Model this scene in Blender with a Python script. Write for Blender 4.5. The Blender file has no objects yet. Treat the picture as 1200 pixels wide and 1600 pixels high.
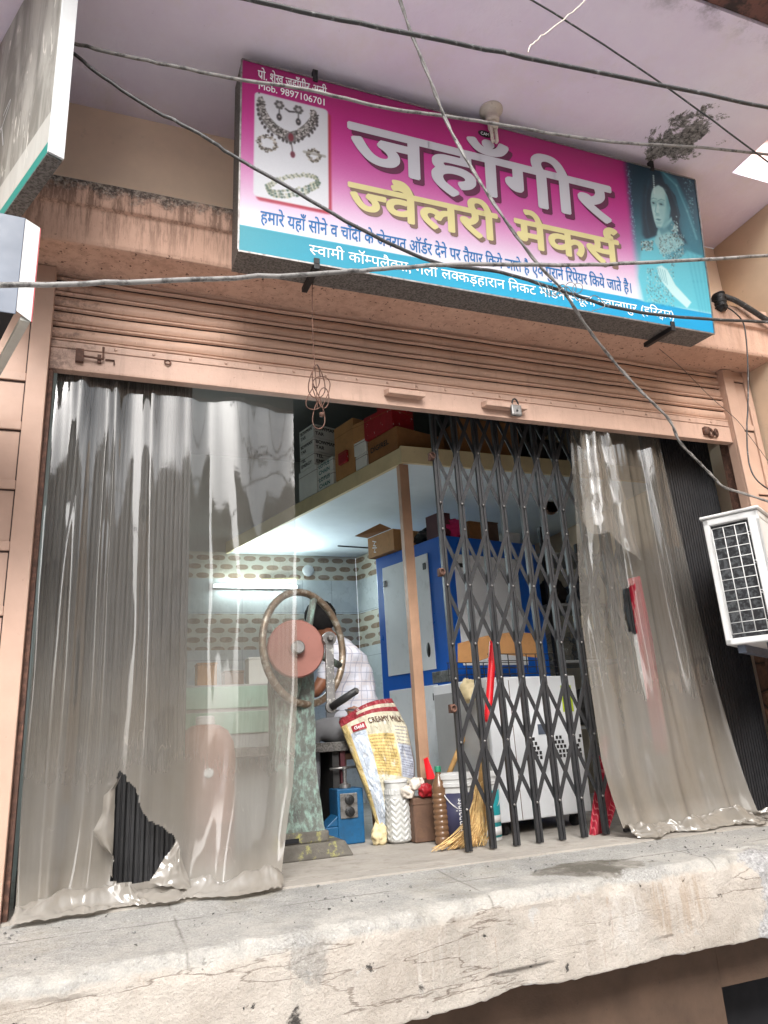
import bpy, bmesh, math, random
import numpy as np
from mathutils import Vector, Matrix, noise as mnoise
random.seed(7)
R = math.radians
scn = bpy.context.scene
col = scn.collection

# ------------------------------------------------------------------ camera, sky, sun, exposure
CAM = Vector((0.271, -3.3626, 0.5732)); ROT = (1.871093, 0.058420, -0.356177); FPX = 1140.26
cd = bpy.data.cameras.new('camera'); cam = bpy.data.objects.new('camera', cd); col.objects.link(cam)
cam.location = CAM; cam.rotation_euler = ROT
cd.sensor_fit = 'VERTICAL'; cd.sensor_height = 32.0; cd.lens = FPX/1600*32.0
cd.clip_start = 0.05; cd.clip_end = 3000
scn.camera = cam
SUN_EL, SUN_AZ = R(40), R(194)
w = bpy.data.worlds.new('World'); scn.world = w; w.use_nodes = True
nt = w.node_tree; nt.nodes.clear()
sky = nt.nodes.new('ShaderNodeTexSky'); sky.sky_type = 'NISHITA'; sky.sun_disc = False
sky.sun_elevation = SUN_EL; sky.sun_rotation = SUN_AZ; sky.dust_density = 4.0; sky.air_density = 1.0
hs = nt.nodes.new('ShaderNodeHueSaturation'); hs.inputs['Saturation'].default_value = 0.24
bg = nt.nodes.new('ShaderNodeBackground'); bg.inputs['Strength'].default_value = 0.15
wo = nt.nodes.new('ShaderNodeOutputWorld')
nt.links.new(sky.outputs[0], hs.inputs['Color']); nt.links.new(hs.outputs[0], bg.inputs[0]); nt.links.new(bg.outputs[0], wo.inputs[0])
sl = bpy.data.lights.new('sun', 'SUN'); sl.energy = 1.5; sl.angle = R(26); sl.color = (1.0, 0.98, 0.95)
so = bpy.data.objects.new('sun', sl); col.objects.link(so)
sd = Vector((math.sin(SUN_AZ)*math.cos(SUN_EL), math.cos(SUN_AZ)*math.cos(SUN_EL), math.sin(SUN_EL)))
so.rotation_euler = sd.to_track_quat('Z', 'Y').to_euler(); so.location = (0, -6, 9)
scn.view_settings.view_transform = 'Standard'; scn.view_settings.look = 'None'
scn.view_settings.exposure = 1.26; scn.view_settings.gamma = 1.0
scn.cycles.use_denoising = True
scn.cycles.max_bounces = 8; scn.cycles.diffuse_bounces = 5; scn.cycles.glossy_bounces = 3
scn.cycles.transparent_max_bounces = 14; scn.cycles.sample_clamp_indirect = 6.0
scn.cycles.caustics_reflective = False; scn.cycles.caustics_refractive = False

# ------------------------------------------------------------------ measuring helpers
_M = cam.rotation_euler.to_matrix()
def P(u, v, x=None, y=None, z=None):
    """world point on the plane x/y/z = const seen at photo pixel (u, v)"""
    d = _M @ Vector(((u-600)/FPX, (800-v)/FPX, -1.0))
    if x is not None: t = (x-CAM.x)/d.x
    elif y is not None: t = (y-CAM.y)/d.y
    else: t = (z-CAM.z)/d.z
    return CAM + d*t

def srgb(r, g, b):
    f = lambda c: (c/255/12.92 if c <= 10 else ((c/255+0.055)/1.055)**2.4)
    return (f(r), f(g), f(b))

# ------------------------------------------------------------------ object helpers
def tag(o, label=None, cat=None, group=None, kind=None):
    if label: o['label'] = label
    if cat: o['category'] = cat
    if group: o['group'] = group
    if kind: o['kind'] = kind
    return o
def thing(name, loc, label, cat, group=None):
    o = bpy.data.objects.new(name, None); col.objects.link(o); o.location = loc; o.empty_display_size = 0.05
    return tag(o, label, cat, group)

class MB:
    def __init__(s): s.v = []; s.f = []; s.mi = []
    def add(s, vs, fs, mi=0):
        b = len(s.v); s.v += [Vector(p) for p in vs]
        for f in fs: s.f.append([b+i for i in f]); s.mi.append(mi)
        return s
    def box(s, a, b, mi=0):
        x0, y0, z0 = (min(a[i], b[i]) for i in range(3)); x1, y1, z1 = (max(a[i], b[i]) for i in range(3))
        return s.add([(x0,y0,z0),(x1,y0,z0),(x1,y1,z0),(x0,y1,z0),(x0,y0,z1),(x1,y0,z1),(x1,y1,z1),(x0,y1,z1)],
              [(0,3,2,1),(4,5,6,7),(0,1,5,4),(1,2,6,5),(2,3,7,6),(3,0,4,7)], mi)
    def obox(s, o, ax, ay, az, mi=0):
        """box from corner o along three edge vectors"""
        o, ax, ay, az = Vector(o), Vector(ax), Vector(ay), Vector(az)
        q = [o, o+ax, o+ax+ay, o+ay, o+az, o+ax+az, o+ax+ay+az, o+ay+az]
        fs = [(0,3,2,1),(4,5,6,7),(0,1,5,4),(1,2,6,5),(2,3,7,6),(3,0,4,7)]
        if ax.cross(ay).dot(az) < 0: fs = [f[::-1] for f in fs]
        return s.add(q, fs, mi)
    def quad(s, *p, mi=0): return s.add(p, [tuple(range(len(p)))], mi)
    def bar(s, a, b, w, t, up=(0,-1,0), mi=0):
        """flat bar a->b, width w across, thickness t along up"""
        a, b, up = Vector(a), Vector(b), Vector(up); d = (b-a).normalized()
        side = d.cross(up).normalized(); up = side.cross(d).normalized()
        return s.obox(a-side*w/2-up*t/2, b-a, side*w, up*t, mi)
    def tube(s, pts, r, n=8, mi=0, caps=True):
        pts = [Vector(p) for p in pts]; rs = r if isinstance(r, (list, tuple)) else [r]*len(pts)
        rings = []; prev = None
        for i, p in enumerate(pts):
            d = (pts[min(i+1, len(pts)-1)]-pts[max(i-1, 0)]).normalized()
            if prev is None:
                a = Vector((0,0,1)) if abs(d.z) < 0.9 else Vector((1,0,0)); x = d.cross(a).normalized()
            else:
                x = prev - d*prev.dot(d); x = x.normalized() if x.length > 1e-6 else d.orthogonal().normalized()
            prev = x; y = d.cross(x)
            rings.append([p+(x*math.cos(2*math.pi*k/n)+y*math.sin(2*math.pi*k/n))*rs[i] for k in range(n)])
        vs = [q for rr in rings for q in rr]; fs = []
        for i in range(len(pts)-1):
            for k in range(n):
                fs.append((i*n+k, i*n+(k+1) % n, (i+1)*n+(k+1) % n, (i+1)*n+k))
        if caps: fs += [tuple(range(n))[::-1], tuple((len(pts)-1)*n+k for k in range(n))]
        return s.add(vs, fs, mi)
    def lathe(s, prof, c, n=28, ax=(0,0,1), mi=0, wob=0.0):
        """prof: list of (radius, height) along axis ax from centre c"""
        ax = Vector(ax).normalized(); X = ax.orthogonal().normalized(); Y = ax.cross(X); c = Vector(c)
        vs = [c+ax*h+(X*math.cos(2*math.pi*k/n)+Y*math.sin(2*math.pi*k/n))*r for r, h in prof for k in range(n)]
        fs = []
        for i in range(len(prof)-1):
            for k in range(n): fs.append((i*n+k, i*n+(k+1) % n, (i+1)*n+(k+1) % n, (i+1)*n+k))
        if prof[0][0] > 1e-5: fs.append(tuple(range(n))[::-1])
        if prof[-1][0] > 1e-5: fs.append(tuple((len(prof)-1)*n+k for k in range(n)))
        return s.add(vs, fs, mi)
    def torus(s, c, r, t, ax, n=48, m=10, mi=0):
        ax = Vector(ax).normalized(); X = ax.orthogonal().normalized(); Y = ax.cross(X); c = Vector(c)
        vs = []; fs = []
        for i in range(n):
            a = 2*math.pi*i/n; d = X*math.cos(a)+Y*math.sin(a)
            for k in range(m):
                b = 2*math.pi*k/m; vs.append(c+d*(r+t*math.cos(b))+ax*(t*math.sin(b)))
        for i in range(n):
            for k in range(m): fs.append((i*m+k, ((i+1) % n)*m+k, ((i+1) % n)*m+(k+1) % m, i*m+(k+1) % m))
        return s.add(vs, fs, mi)
    def prism(s, poly, d, mi=0):
        d = Vector(d); n = len(poly); p = [Vector(q) for q in poly]
        return s.add(p+[q+d for q in p], [tuple(range(n)), tuple(range(2*n-1, n-1, -1))]+[(k, k+n, (k+1) % n+n, (k+1) % n) for k in range(n)], mi)
    def grid(s, fn, nu, nv, mi=0, keep=None):
        b = len(s.v)
        for j in range(nv+1):
            for i in range(nu+1): s.v.append(Vector(fn(i/nu, j/nv)))
        for j in range(nv):
            for i in range(nu):
                if keep and not keep((i+.5)/nu, (j+.5)/nv): continue
                s.f.append([b+j*(nu+1)+i, b+j*(nu+1)+i+1, b+(j+1)*(nu+1)+i+1, b+(j+1)*(nu+1)+i]); s.mi.append(mi)
        return s
    def build(s, name, mats, parent=None, smooth=False, bevel=0.0, seg=2, auto=None, recalc=True):
        me = bpy.data.meshes.new(name)
        off = parent.location if parent else Vector((0,0,0))
        if parent and parent.parent: off = off + parent.parent.location
        if not parent and s.v:
            lo = Vector([min(p[i] for p in s.v) for i in range(3)]); hi = Vector([max(p[i] for p in s.v) for i in range(3)])
            off = Vector(((lo.x+hi.x)/2, (lo.y+hi.y)/2, lo.z))
        me.from_pydata([p-off for p in s.v], [], s.f)
        if not isinstance(mats, (list, tuple)): mats = [mats]
        for m in mats: me.materials.append(m)
        me.polygons.foreach_set('material_index', s.mi)
        if recalc:
            bm = bmesh.new(); bm.from_mesh(me); bmesh.ops.recalc_face_normals(bm, faces=bm.faces); bm.to_mesh(me); bm.free()
        if smooth: me.polygons.foreach_set('use_smooth', [True]*len(me.polygons))
        if auto: 
            me.polygons.foreach_set('use_smooth', [True]*len(me.polygons)); me.set_sharp_from_angle(angle=R(auto))
        me.update()
        o = bpy.data.objects.new(name, me); col.objects.link(o)
        if parent: o.parent = parent
        else: o.location = off
        if bevel:
            b = o.modifiers.new('bevel', 'BEVEL'); b.width = bevel; b.segments = seg; b.limit_method = 'ANGLE'; b.angle_limit = R(35)
        return o

# ------------------------------------------------------------------ material helpers
class NT:
    def __init__(s, name):
        s.m = bpy.data.materials.new(name); s.m.use_nodes = True; s.t = s.m.node_tree
        s.b = s.t.nodes['Principled BSDF']; s.o = s.t.nodes['Material Output']
    def n(s, t, **k):
        x = s.t.nodes.new(t)
        for a, b in k.items(): setattr(x, a, b)
        return x
    def l(s, a, b): s.t.links.new(a, b)
    def co(s, scale=(1,1,1), kind='Object', loc=(0,0,0)):
        tc = s.n('ShaderNodeTexCoord'); mp = s.n('ShaderNodeMapping'); mp.inputs['Scale'].default_value = scale; mp.inputs['Location'].default_value = loc
        s.l(tc.outputs[kind], mp.inputs['Vector']); return mp.outputs[0]
    def noise(s, scale, detail=4, rough=0.6, vec=None, dist=0.0):
        x = s.n('ShaderNodeTexNoise'); x.inputs['Scale'].default_value = scale; x.inputs['Detail'].default_value = detail
        x.inputs['Roughness'].default_value = rough; x.inputs['Distortion'].default_value = dist
        s.l(vec if vec is not None else s.co(), x.inputs['Vector']); return x.outputs['Fac']
    def ramp(s, fac, a, b, ca=(0,0,0,1), cb=(1,1,1,1)):
        r = s.n('ShaderNodeValToRGB'); e = r.color_ramp.elements
        e[0].position = a; e[1].position = b; e[0].color = ca; e[1].color = cb
        s.l(fac, r.inputs[0]); return r.outputs[0]
    def mix(s, fac, a, b, mode='MIX'):
        x = s.n('ShaderNodeMix', data_type='RGBA', blend_type=mode)
        for sock, val in ((x.inputs['Factor'], fac), (x.inputs[6], a), (x.inputs[7], b)):
            if isinstance(val, (int, float)): sock.default_value = val
            elif isinstance(val, tuple): sock.default_value = (*val[:3], 1)
            else: s.l(val, sock)
        return x.outputs[2]
    def math(s, op, a, b=0.0, clamp=False):
        x = s.n('ShaderNodeMath', operation=op, use_clamp=clamp)
        for i, val in enumerate((a, b)):
            if isinstance(val, (int, float)): x.inputs[i].default_value = val
            else: s.l(val, x.inputs[i])
        return x.outputs[0]
    def sep(s, vec=None):
        x = s.n('ShaderNodeSeparateXYZ'); s.l(vec if vec is not None else s.co(), x.inputs[0]); return x.outputs
    def bump(s, h, strength=0.3, dist=0.01, prev=None):
        x = s.n('ShaderNodeBump'); x.inputs['Strength'].default_value = strength; x.inputs['Distance'].default_value = dist
        s.l(h, x.inputs['Height'])
        if prev is not None: s.l(prev, x.inputs['Normal'])
        return x.outputs[0]
    def world(s):
        g = s.n('ShaderNodeNewGeometry'); return g.outputs['Position']
    def fin(s, color=None, rough=0.6, metal=0.0, normal=None, spec=0.5):
        if color is not None:
            if isinstance(color, tuple): s.b.inputs['Base Color'].default_value = (*color[:3], 1)
            else: s.l(color, s.b.inputs['Base Color'])
        if isinstance(rough, (int, float)): s.b.inputs['Roughness'].default_value = rough
        else: s.l(rough, s.b.inputs['Roughness'])
        s.b.inputs['Metallic'].default_value = metal; s.b.inputs['Specular IOR Level'].default_value = spec
        if normal is not None: s.l(normal, s.b.inputs['Normal'])
        return s.m

def pm(name, c, rough=0.6, var=0.18, scale=6, dirt=0.0, dirtc=(0.06,0.045,0.035), dscale=14, dlo=0.55, dhi=0.7, bump=0.15, bscale=80, metal=0.0, spec=0.4, streak=None, bdist=0.003):
    """painted / worn surface: base colour with soft variation, dirt blotches, fine bump"""
    t = NT(name); v = t.noise(scale, 5, 0.6)
    dark = tuple(x*(1-var) for x in c); lite = tuple(min(1, x*(1+var*0.6)) for x in c)
    k = t.mix(t.ramp(v, 0.3, 0.7), dark, lite)
    if dirt:
        vec = t.co(streak) if streak else None
        d = t.ramp(t.noise(dscale, 7, 0.68, vec), dlo, dhi)
        k = t.mix(t.math('MULTIPLY', d, dirt), k, dirtc)
    rr = t.math('ADD', t.math('MULTIPLY', t.noise(scale*3, 4), 0.25), rough-0.12)
    return t.fin(k, rr, metal, t.bump(t.noise(bscale, 5, 0.7), bump, bdist) if bump else None, spec)

M = {}
PINK = srgb(192, 158, 138)
M['shutter'] = pm('shutter_paint', PINK, 0.5, 0.14, 5, 0.75, (0.10,0.05,0.035), 26, 0.6, 0.74, 0.12, 120, streak=(0.6,0.6,0.9))
def mat_shutter(nm, c, rail=False):
    t = NT(nm); p = t.world(); x = t.sep(p)
    k = t.mix(t.ramp(t.noise(2.2, 6, 0.65, p), 0.3, 0.7), tuple(q*0.82 for q in c), tuple(min(1, q*1.08) for q in c))
    mp = t.n('ShaderNodeMapping'); mp.inputs['Scale'].default_value = (1,1,0.12); t.l(p, mp.inputs['Vector'])
    k = t.mix(t.math('MULTIPLY', t.ramp(t.noise(20, 6, 0.75, mp.outputs[0]), 0.54, 0.72), 0.4), k, tuple(q*0.5 for q in c))
    e = t.n('ShaderNodeMapRange'); e.inputs[1].default_value = 0.45; e.inputs[2].default_value = -0.05; t.l(x[0], e.inputs[0])
    g = t.math('ADD', t.math('MULTIPLY', e.outputs[0], 0.24), t.noise(17, 7, 0.78, p))
    k = t.mix(t.math('MULTIPLY', t.ramp(g, 0.68, 0.82), 0.6), k, (0.075,0.04,0.03))
    sc = t.ramp(t.noise(46, 6, 0.8, p), 0.62, 0.68); k = t.mix(t.math('MULTIPLY', sc, 0.75 if rail else 0.35), k, (0.10,0.045,0.03))
    ch = t.ramp(t.noise(30, 5, 0.7, p), 0.66, 0.69); k = t.mix(t.math('MULTIPLY', ch, 0.5), k, tuple(min(1, q*1.35) for q in c))
    return t.fin(k, 0.55, 0, t.bump(t.math('ADD', t.noise(8, 5, 0.6, p), t.math('MULTIPLY', t.noise(90, 5, 0.7, p), 0.4)), 0.25, 0.006), 0.4)
M['shutter'] = mat_shutter('shutter_worn', PINK)
M['rail'] = pm('bottom_rail_paint', srgb(198,162,144), 0.55, 0.15, 9, 0.85, (0.14,0.06,0.04), 70, 0.6, 0.72, 0.3, 160)
M['post'] = pm('post_paint', srgb(180,149,131), 0.55, 0.12, 4, 0.8, (0.16,0.07,0.045), 60, 0.66, 0.74, 0.12, 110)
M['rail'] = mat_shutter('rail_worn', srgb(186,155,138), True)
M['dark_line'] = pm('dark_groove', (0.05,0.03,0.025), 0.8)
M['rust'] = pm('rusty_iron', (0.10,0.05,0.035), 0.75, 0.4, 20, 0.6, (0.25,0.12,0.08), 40, 0.5, 0.7, 0.4, 200)
M['black_iron'] = pm('black_gate_paint', (0.022,0.022,0.024), 0.42, 0.3, 14, 0.5, (0.10,0.09,0.085), 60, 0.6, 0.75, 0.15, 160, spec=0.5)
M['wall'] = pm('tan_wall', srgb(240,214,188), 0.85, 0.1, 3, 0.35, (0.2,0.13,0.08), 9, 0.62, 0.8, 0.2, 60)
M['beige_wall'] = pm('beige_wall', srgb(206,182,156), 0.85, 0.1, 3, 0.5, (0.2,0.13,0.08), 16, 0.64, 0.76, 0.25, 60)
M['white_plastic'] = pm('white_plastic', (0.60,0.60,0.59), 0.4, 0.08, 8, 0.3, (0.3,0.27,0.22), 30, 0.6, 0.8, 0.05)
M['grey_metal'] = pm('grey_sheet', srgb(84,92,106), 0.45, 0.12, 5, 0.4, (0.6,0.62,0.66), 30, 0.7, 0.74, 0.08)
M['white_edge'] = pm('white_edge', (0.55,0.56,0.56), 0.45, 0.06, 6)
M['steel'] = pm('worn_steel', (0.30,0.29,0.28), 0.42, 0.35, 18, 0.8, (0.08,0.06,0.05), 30, 0.5, 0.7, 0.2, 120, metal=0.8)
M['wood'] = pm('plain_wood', srgb(172,136,110), 0.6, 0.3, 3, 0.35, (0.16,0.08,0.045), 12, 0.55, 0.75, 0.1, 60, streak=(14,14,0.8))
M['cream'] = pm('cream_paint', srgb(206,190,150), 0.65, 0.12, 6, 0.4, (0.25,0.19,0.11), 22, 0.6, 0.78, 0.1)
M['soffit'] = pm('pale_soffit', (0.66,0.72,0.74), 0.6, 0.06, 4)
M['card'] = pm('cardboard', srgb(178,130,82), 0.8, 0.15, 8, 0.4, (0.12,0.07,0.035), 14, 0.55, 0.75, 0.1)
M['card2'] = pm('dark_cardboard', srgb(140,96,56), 0.8, 0.2, 8, 0.4, (0.08,0.045,0.025), 14, 0.55, 0.75, 0.1)
M['white_card'] = pm('white_carton', (0.70,0.70,0.66), 0.7, 0.08, 10, 0.25, (0.3,0.26,0.2), 20, 0.6, 0.8, 0.05)
M['red_card'] = pm('red_carton', srgb(150,26,34), 0.5, 0.25, 16, 0.8, (0.65,0.55,0.5), 24, 0.62, 0.66, 0.05)
M['ink'] = pm('black_ink', (0.02,0.02,0.022), 0.7, 0.0, bump=0)
M['tealink'] = pm('green_ink', (0.03,0.16,0.15), 0.7, 0.0, bump=0)
M['blue_paint'] = pm('blue_enamel', srgb(14,90,186), 0.30, 0.14, 2, 0.5, (0.16,0.2,0.26), 34, 0.68, 0.74, 0.06, spec=0.6)
M['blue_dark'] = pm('blue_machine', srgb(20,80,120), 0.5, 0.2, 12, 0.5, (0.02,0.05,0.07), 30, 0.5, 0.7, 0.15)
M['white_enamel'] = pm('white_enamel', (0.70,0.72,0.74), 0.35, 0.06, 2, 0.4, (0.22,0.21,0.19), 7, 0.56, 0.8, 0.03)
M['grey_enamel'] = pm('grey_enamel', (0.36,0.37,0.37), 0.45, 0.1, 5, 0.2, (0.15,0.14,0.13), 12, 0.6, 0.85, 0.03)
M['black'] = pm('black_plastic', (0.015,0.015,0.016), 0.5, 0.2)
M['rubber'] = pm('dark_clutter', (0.03,0.028,0.027), 0.7, 0.4, 14)
M['disc'] = pm('flywheel_paint', srgb(138,92,82), 0.5, 0.15, 6, 0.5, (0.12,0.07,0.06), 24, 0.62, 0.74, 0.1)
M['ring'] = pm('handwheel_worn', (0.22,0.16,0.11), 0.4, 0.4, 14, 0.7, (0.45,0.42,0.36), 26, 0.5, 0.62, 0.2, 90, metal=0.4)
M['patina'] = pm('green_patina', (0.13,0.14,0.125), 0.7, 0.5, 6, 0.75, (0.26,0.40,0.34), 26, 0.46, 0.66, 0.6, 80, bdist=0.008, streak=(1.6,1.6,0.8))
M['base_grime'] = pm('grimy_base', (0.11,0.10,0.085), 0.85, 0.3, 12, 0.8, (0.34,0.33,0.10), 14, 0.55, 0.65, 0.6, 50, bdist=0.008)
M['skin'] = pm('skin', srgb(128,82,58), 0.5, 0.08, 12)
M['hair'] = pm('black_hair', (0.010,0.009,0.009), 0.8, 0.3, 40, bump=0.5, bscale=180)
M['trouser'] = pm('grey_trousers', (0.24,0.24,0.25), 0.9, 0.15, 8)
M['red_plastic'] = pm('red_plastic', srgb(214,26,36), 0.35, 0.1, 8)
M['straw'] = pm('broom_straw', srgb(212,180,124), 0.8, 0.3, 30, bump=0.1)
M['straw2'] = pm('broom_straw_dark', srgb(178,140,88), 0.8, 0.3, 30, bump=0.1)
M['tin'] = pm('brown_tin', srgb(96,72,58), 0.6, 0.25, 10, 0.6, (0.16,0.09,0.05), 24, 0.5, 0.7, 0.2)
M['navy'] = pm('navy_label', srgb(58,58,84), 0.5, 0.08, 6)
M['white_ink'] = pm('white_ink', (0.8,0.8,0.8), 0.6, 0.0, bump=0)
M['teal_label'] = pm('teal_label', srgb(40,160,168), 0.5, 0.08, 6)
M['greenlabel'] = pm('yellow_green_label', srgb(176,200,40), 0.6, 0.1, 20)
M['magenta'] = pm('magenta_cloth', srgb(170,24,84), 0.8, 0.2, 12)
M['maroon'] = pm('maroon_paint', srgb(74,30,36), 0.6, 0.2, 8)
M['red_tag'] = pm('red_print', srgb(150,34,48), 0.5, 0.1, 12)
M['pinkbeige'] = pm('pink_beige_plastic', srgb(166,124,112), 0.6, 0.15, 5)
M['wire_dark'] = pm('black_cable', (0.035,0.034,0.034), 0.45, 0.3, 20, 0.6, (0.3,0.3,0.3), 30, 0.55, 0.7, 0.1)
M['wire_grey'] = pm('weathered_grey_cable', (0.22,0.21,0.20), 0.5, 0.3, 14, 0.85, (0.04,0.037,0.035), 24, 0.5, 0.62, 0.1)
M['granite'] = pm('grey_speckled_panel', (0.16,0.15,0.14), 0.6, 0.3, 40, 0.8, (0.045,0.04,0.035), 90, 0.48, 0.56, 0.2, 150)
M['granite_pale'] = pm('pale_grey_rim', (0.36,0.36,0.33), 0.6, 0.15, 10)
M['under_brown'] = pm('brown_under_wall', srgb(88,70,57), 0.9, 0.25, 5, 0.85, (0.05,0.035,0.03), 26, 0.64, 0.72, 0.5, 50, bdist=0.006)
M['void'] = pm('dark_recess', (0.012,0.012,0.014), 0.9, 0.0, bump=0)
M['facing_a'] = pm('facing_tan', srgb(176,156,132), 0.9, 0.15, 2, 0.4, (0.1,0.08,0.06), 3)
M['facing_b'] = pm('facing_grey', srgb(160,158,152), 0.9, 0.15, 2, 0.4, (0.1,0.08,0.06), 3)
M['pale_pink'] = pm('pale_pink_wall', srgb(238,200,190), 0.85, 0.08, 4, 0.5, (0.25,0.1,0.05), 20, 0.7, 0.78)
M['bright_wall'] = pm('white_wall', (0.8,0.79,0.78), 0.85, 0.05, 4)
M['brown_fascia'] = pm('brown_fascia', srgb(120,84,76), 0.8, 0.3, 6, 0.9, (0.03,0.025,0.025), 12, 0.45, 0.6, 0.5, 40)
M['street'] = pm('street_concrete', (0.60,0.59,0.60), 0.9, 0.2, 2)
M['room_wall'] = pm('room_wall', (0.42,0.45,0.43), 0.8, 0.1, 3, 0.3, (0.2,0.2,0.18), 6, 0.6, 0.8)
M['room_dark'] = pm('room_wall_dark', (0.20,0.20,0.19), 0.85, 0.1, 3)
M['floor'] = pm('shop_floor', srgb(160,154,146), 0.75, 0.2, 6, 0.6, (0.13,0.11,0.09), 12, 0.5, 0.7, 0.3, 90)
M['green_top'] = pm('green_bench', srgb(150,186,168), 0.6, 0.12, 6)
M['porcelain'] = pm('dirty_porcelain', srgb(206,196,184), 0.4, 0.15, 20, 0.6, (0.16,0.12,0.09), 40, 0.55, 0.7)
M['putty'] = pm('cracked_plaster', (0.20,0.20,0.19), 0.95, 0.35, 30, bump=0.8, bscale=60, bdist=0.01)

def mat_slab():
    t = NT('lilac_slab_paint'); p = t.world(); x = t.sep(p)
    k = t.mix(t.ramp(t.noise(1.6, 6, 0.6, p), 0.3, 0.7), srgb(228,216,236), srgb(240,234,246))
    st = t.ramp(t.noise(2.2, 8, 0.7, p), 0.52, 0.72)
    k = t.mix(t.math('MULTIPLY', st, 0.35), k, srgb(222,214,200))
    # damp brown stain and grime near the street edge
    e = t.n('ShaderNodeMapRange'); e.inputs[1].default_value = -1.36; e.inputs[2].default_value = -1.5; t.l(x[1], e.inputs[0])
    g = t.math('MULTIPLY', t.math('MULTIPLY', e.outputs[0], 0.7), t.ramp(t.noise(7, 8, 0.75, p), 0.46, 0.66))
    k = t.mix(g, k, (0.05,0.045,0.045))
    sp = t.ramp(t.noise(28, 6, 0.7, p), 0.68, 0.74)
    k = t.mix(t.math('MULTIPLY', sp, 0.5), k, (0.25,0.2,0.2))
    # cracked bare patch at the sign hook
    dv = t.n('ShaderNodeVectorMath', operation='DISTANCE'); t.l(p, dv.inputs[0]); dv.inputs[1].default_value = (3.33,-0.78,3.87)
    d = t.math('ADD', dv.outputs['Value'], t.math('MULTIPLY', t.math('SUBTRACT', t.noise(6, 7, 0.75, p, 0.6), 0.5), 0.75))
    pf = t.ramp(d, 0.16, 0.19, (1,1,1,1), (0,0,0,1))
    k = t.mix(pf, k, t.mix(t.ramp(t.noise(40, 6, 0.8, p), 0.4, 0.62), (0.05,0.05,0.05), (0.38,0.37,0.36)))
    h = t.math('ADD', t.noise(5, 6, 0.6, p), t.math('MULTIPLY', pf, t.noise(50, 5, 0.7, p)))
    return t.fin(k, 0.8, 0, t.bump(h, 0.35, 0.03), 0.3)
M['slab'] = mat_slab()

def mat_beam():
    t = NT('stained_beam_paint'); p = t.world(); x = t.sep(p)
    k = t.mix(t.ramp(t.noise(3, 5, 0.6, p), 0.3, 0.7), srgb(186,150,130), srgb(204,168,148))
    mp = t.n('ShaderNodeMapping'); mp.inputs['Scale'].default_value = (1,1,0.09); t.l(p, mp.inputs['Vector'])
    # long drip streaks, stronger toward the grimy upper edge
    zz = t.n('ShaderNodeMapRange'); zz.inputs[1].default_value = 2.80; zz.inputs[2].default_value = 3.18; t.l(x[2], zz.inputs[0])
    xx = t.n('ShaderNodeMapRange'); xx.inputs[1].default_value = 4.6; xx.inputs[2].default_value = -0.3; xx.inputs[3].default_value = 0.25; xx.inputs[4].default_value = 1.0; t.l(x[0], xx.inputs[0])
    s1 = t.ramp(t.noise(22, 7, 0.78, mp.outputs[0]), 0.47, 0.58)
    amt = t.math('MULTIPLY', t.math('MULTIPLY', s1, t.math('ADD', t.math('MULTIPLY', zz.outputs[0], 0.75), 0.22)), xx.outputs[0])
    k = t.mix(amt, k, (0.07,0.035,0.022))
    top = t.math('ADD', zz.outputs[0], t.math('MULTIPLY', t.math('SUBTRACT', t.noise(9, 7, 0.75, p), 0.5), 0.9))
    tf = t.math('MULTIPLY', t.ramp(top, 0.74, 0.90), xx.outputs[0])
    k = t.mix(tf, k, t.mix(t.ramp(t.noise(60, 5, 0.7, p), 0.45, 0.6), (0.035,0.03,0.027), (0.30,0.26,0.22)))
    dots = t.ramp(t.noise(48, 3, 0.6, p), 0.62, 0.68)
    lo = t.n('ShaderNodeMapRange'); lo.inputs[1].default_value = 2.86; lo.inputs[2].default_value = 2.82; t.l(x[2], lo.inputs[0])
    k = t.mix(t.math('MULTIPLY', dots, t.math('ADD', t.math('MULTIPLY', lo.outputs[0], 0.7), 0.2)), k, (0.07,0.03,0.02))
    return t.fin(k, 0.75, 0, t.bump(t.math('ADD', t.noise(40, 6, 0.7, p), t.math('MULTIPLY', tf, 2.0)), 0.35, 0.008), 0.3)
M['beam'] = mat_beam()

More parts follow.
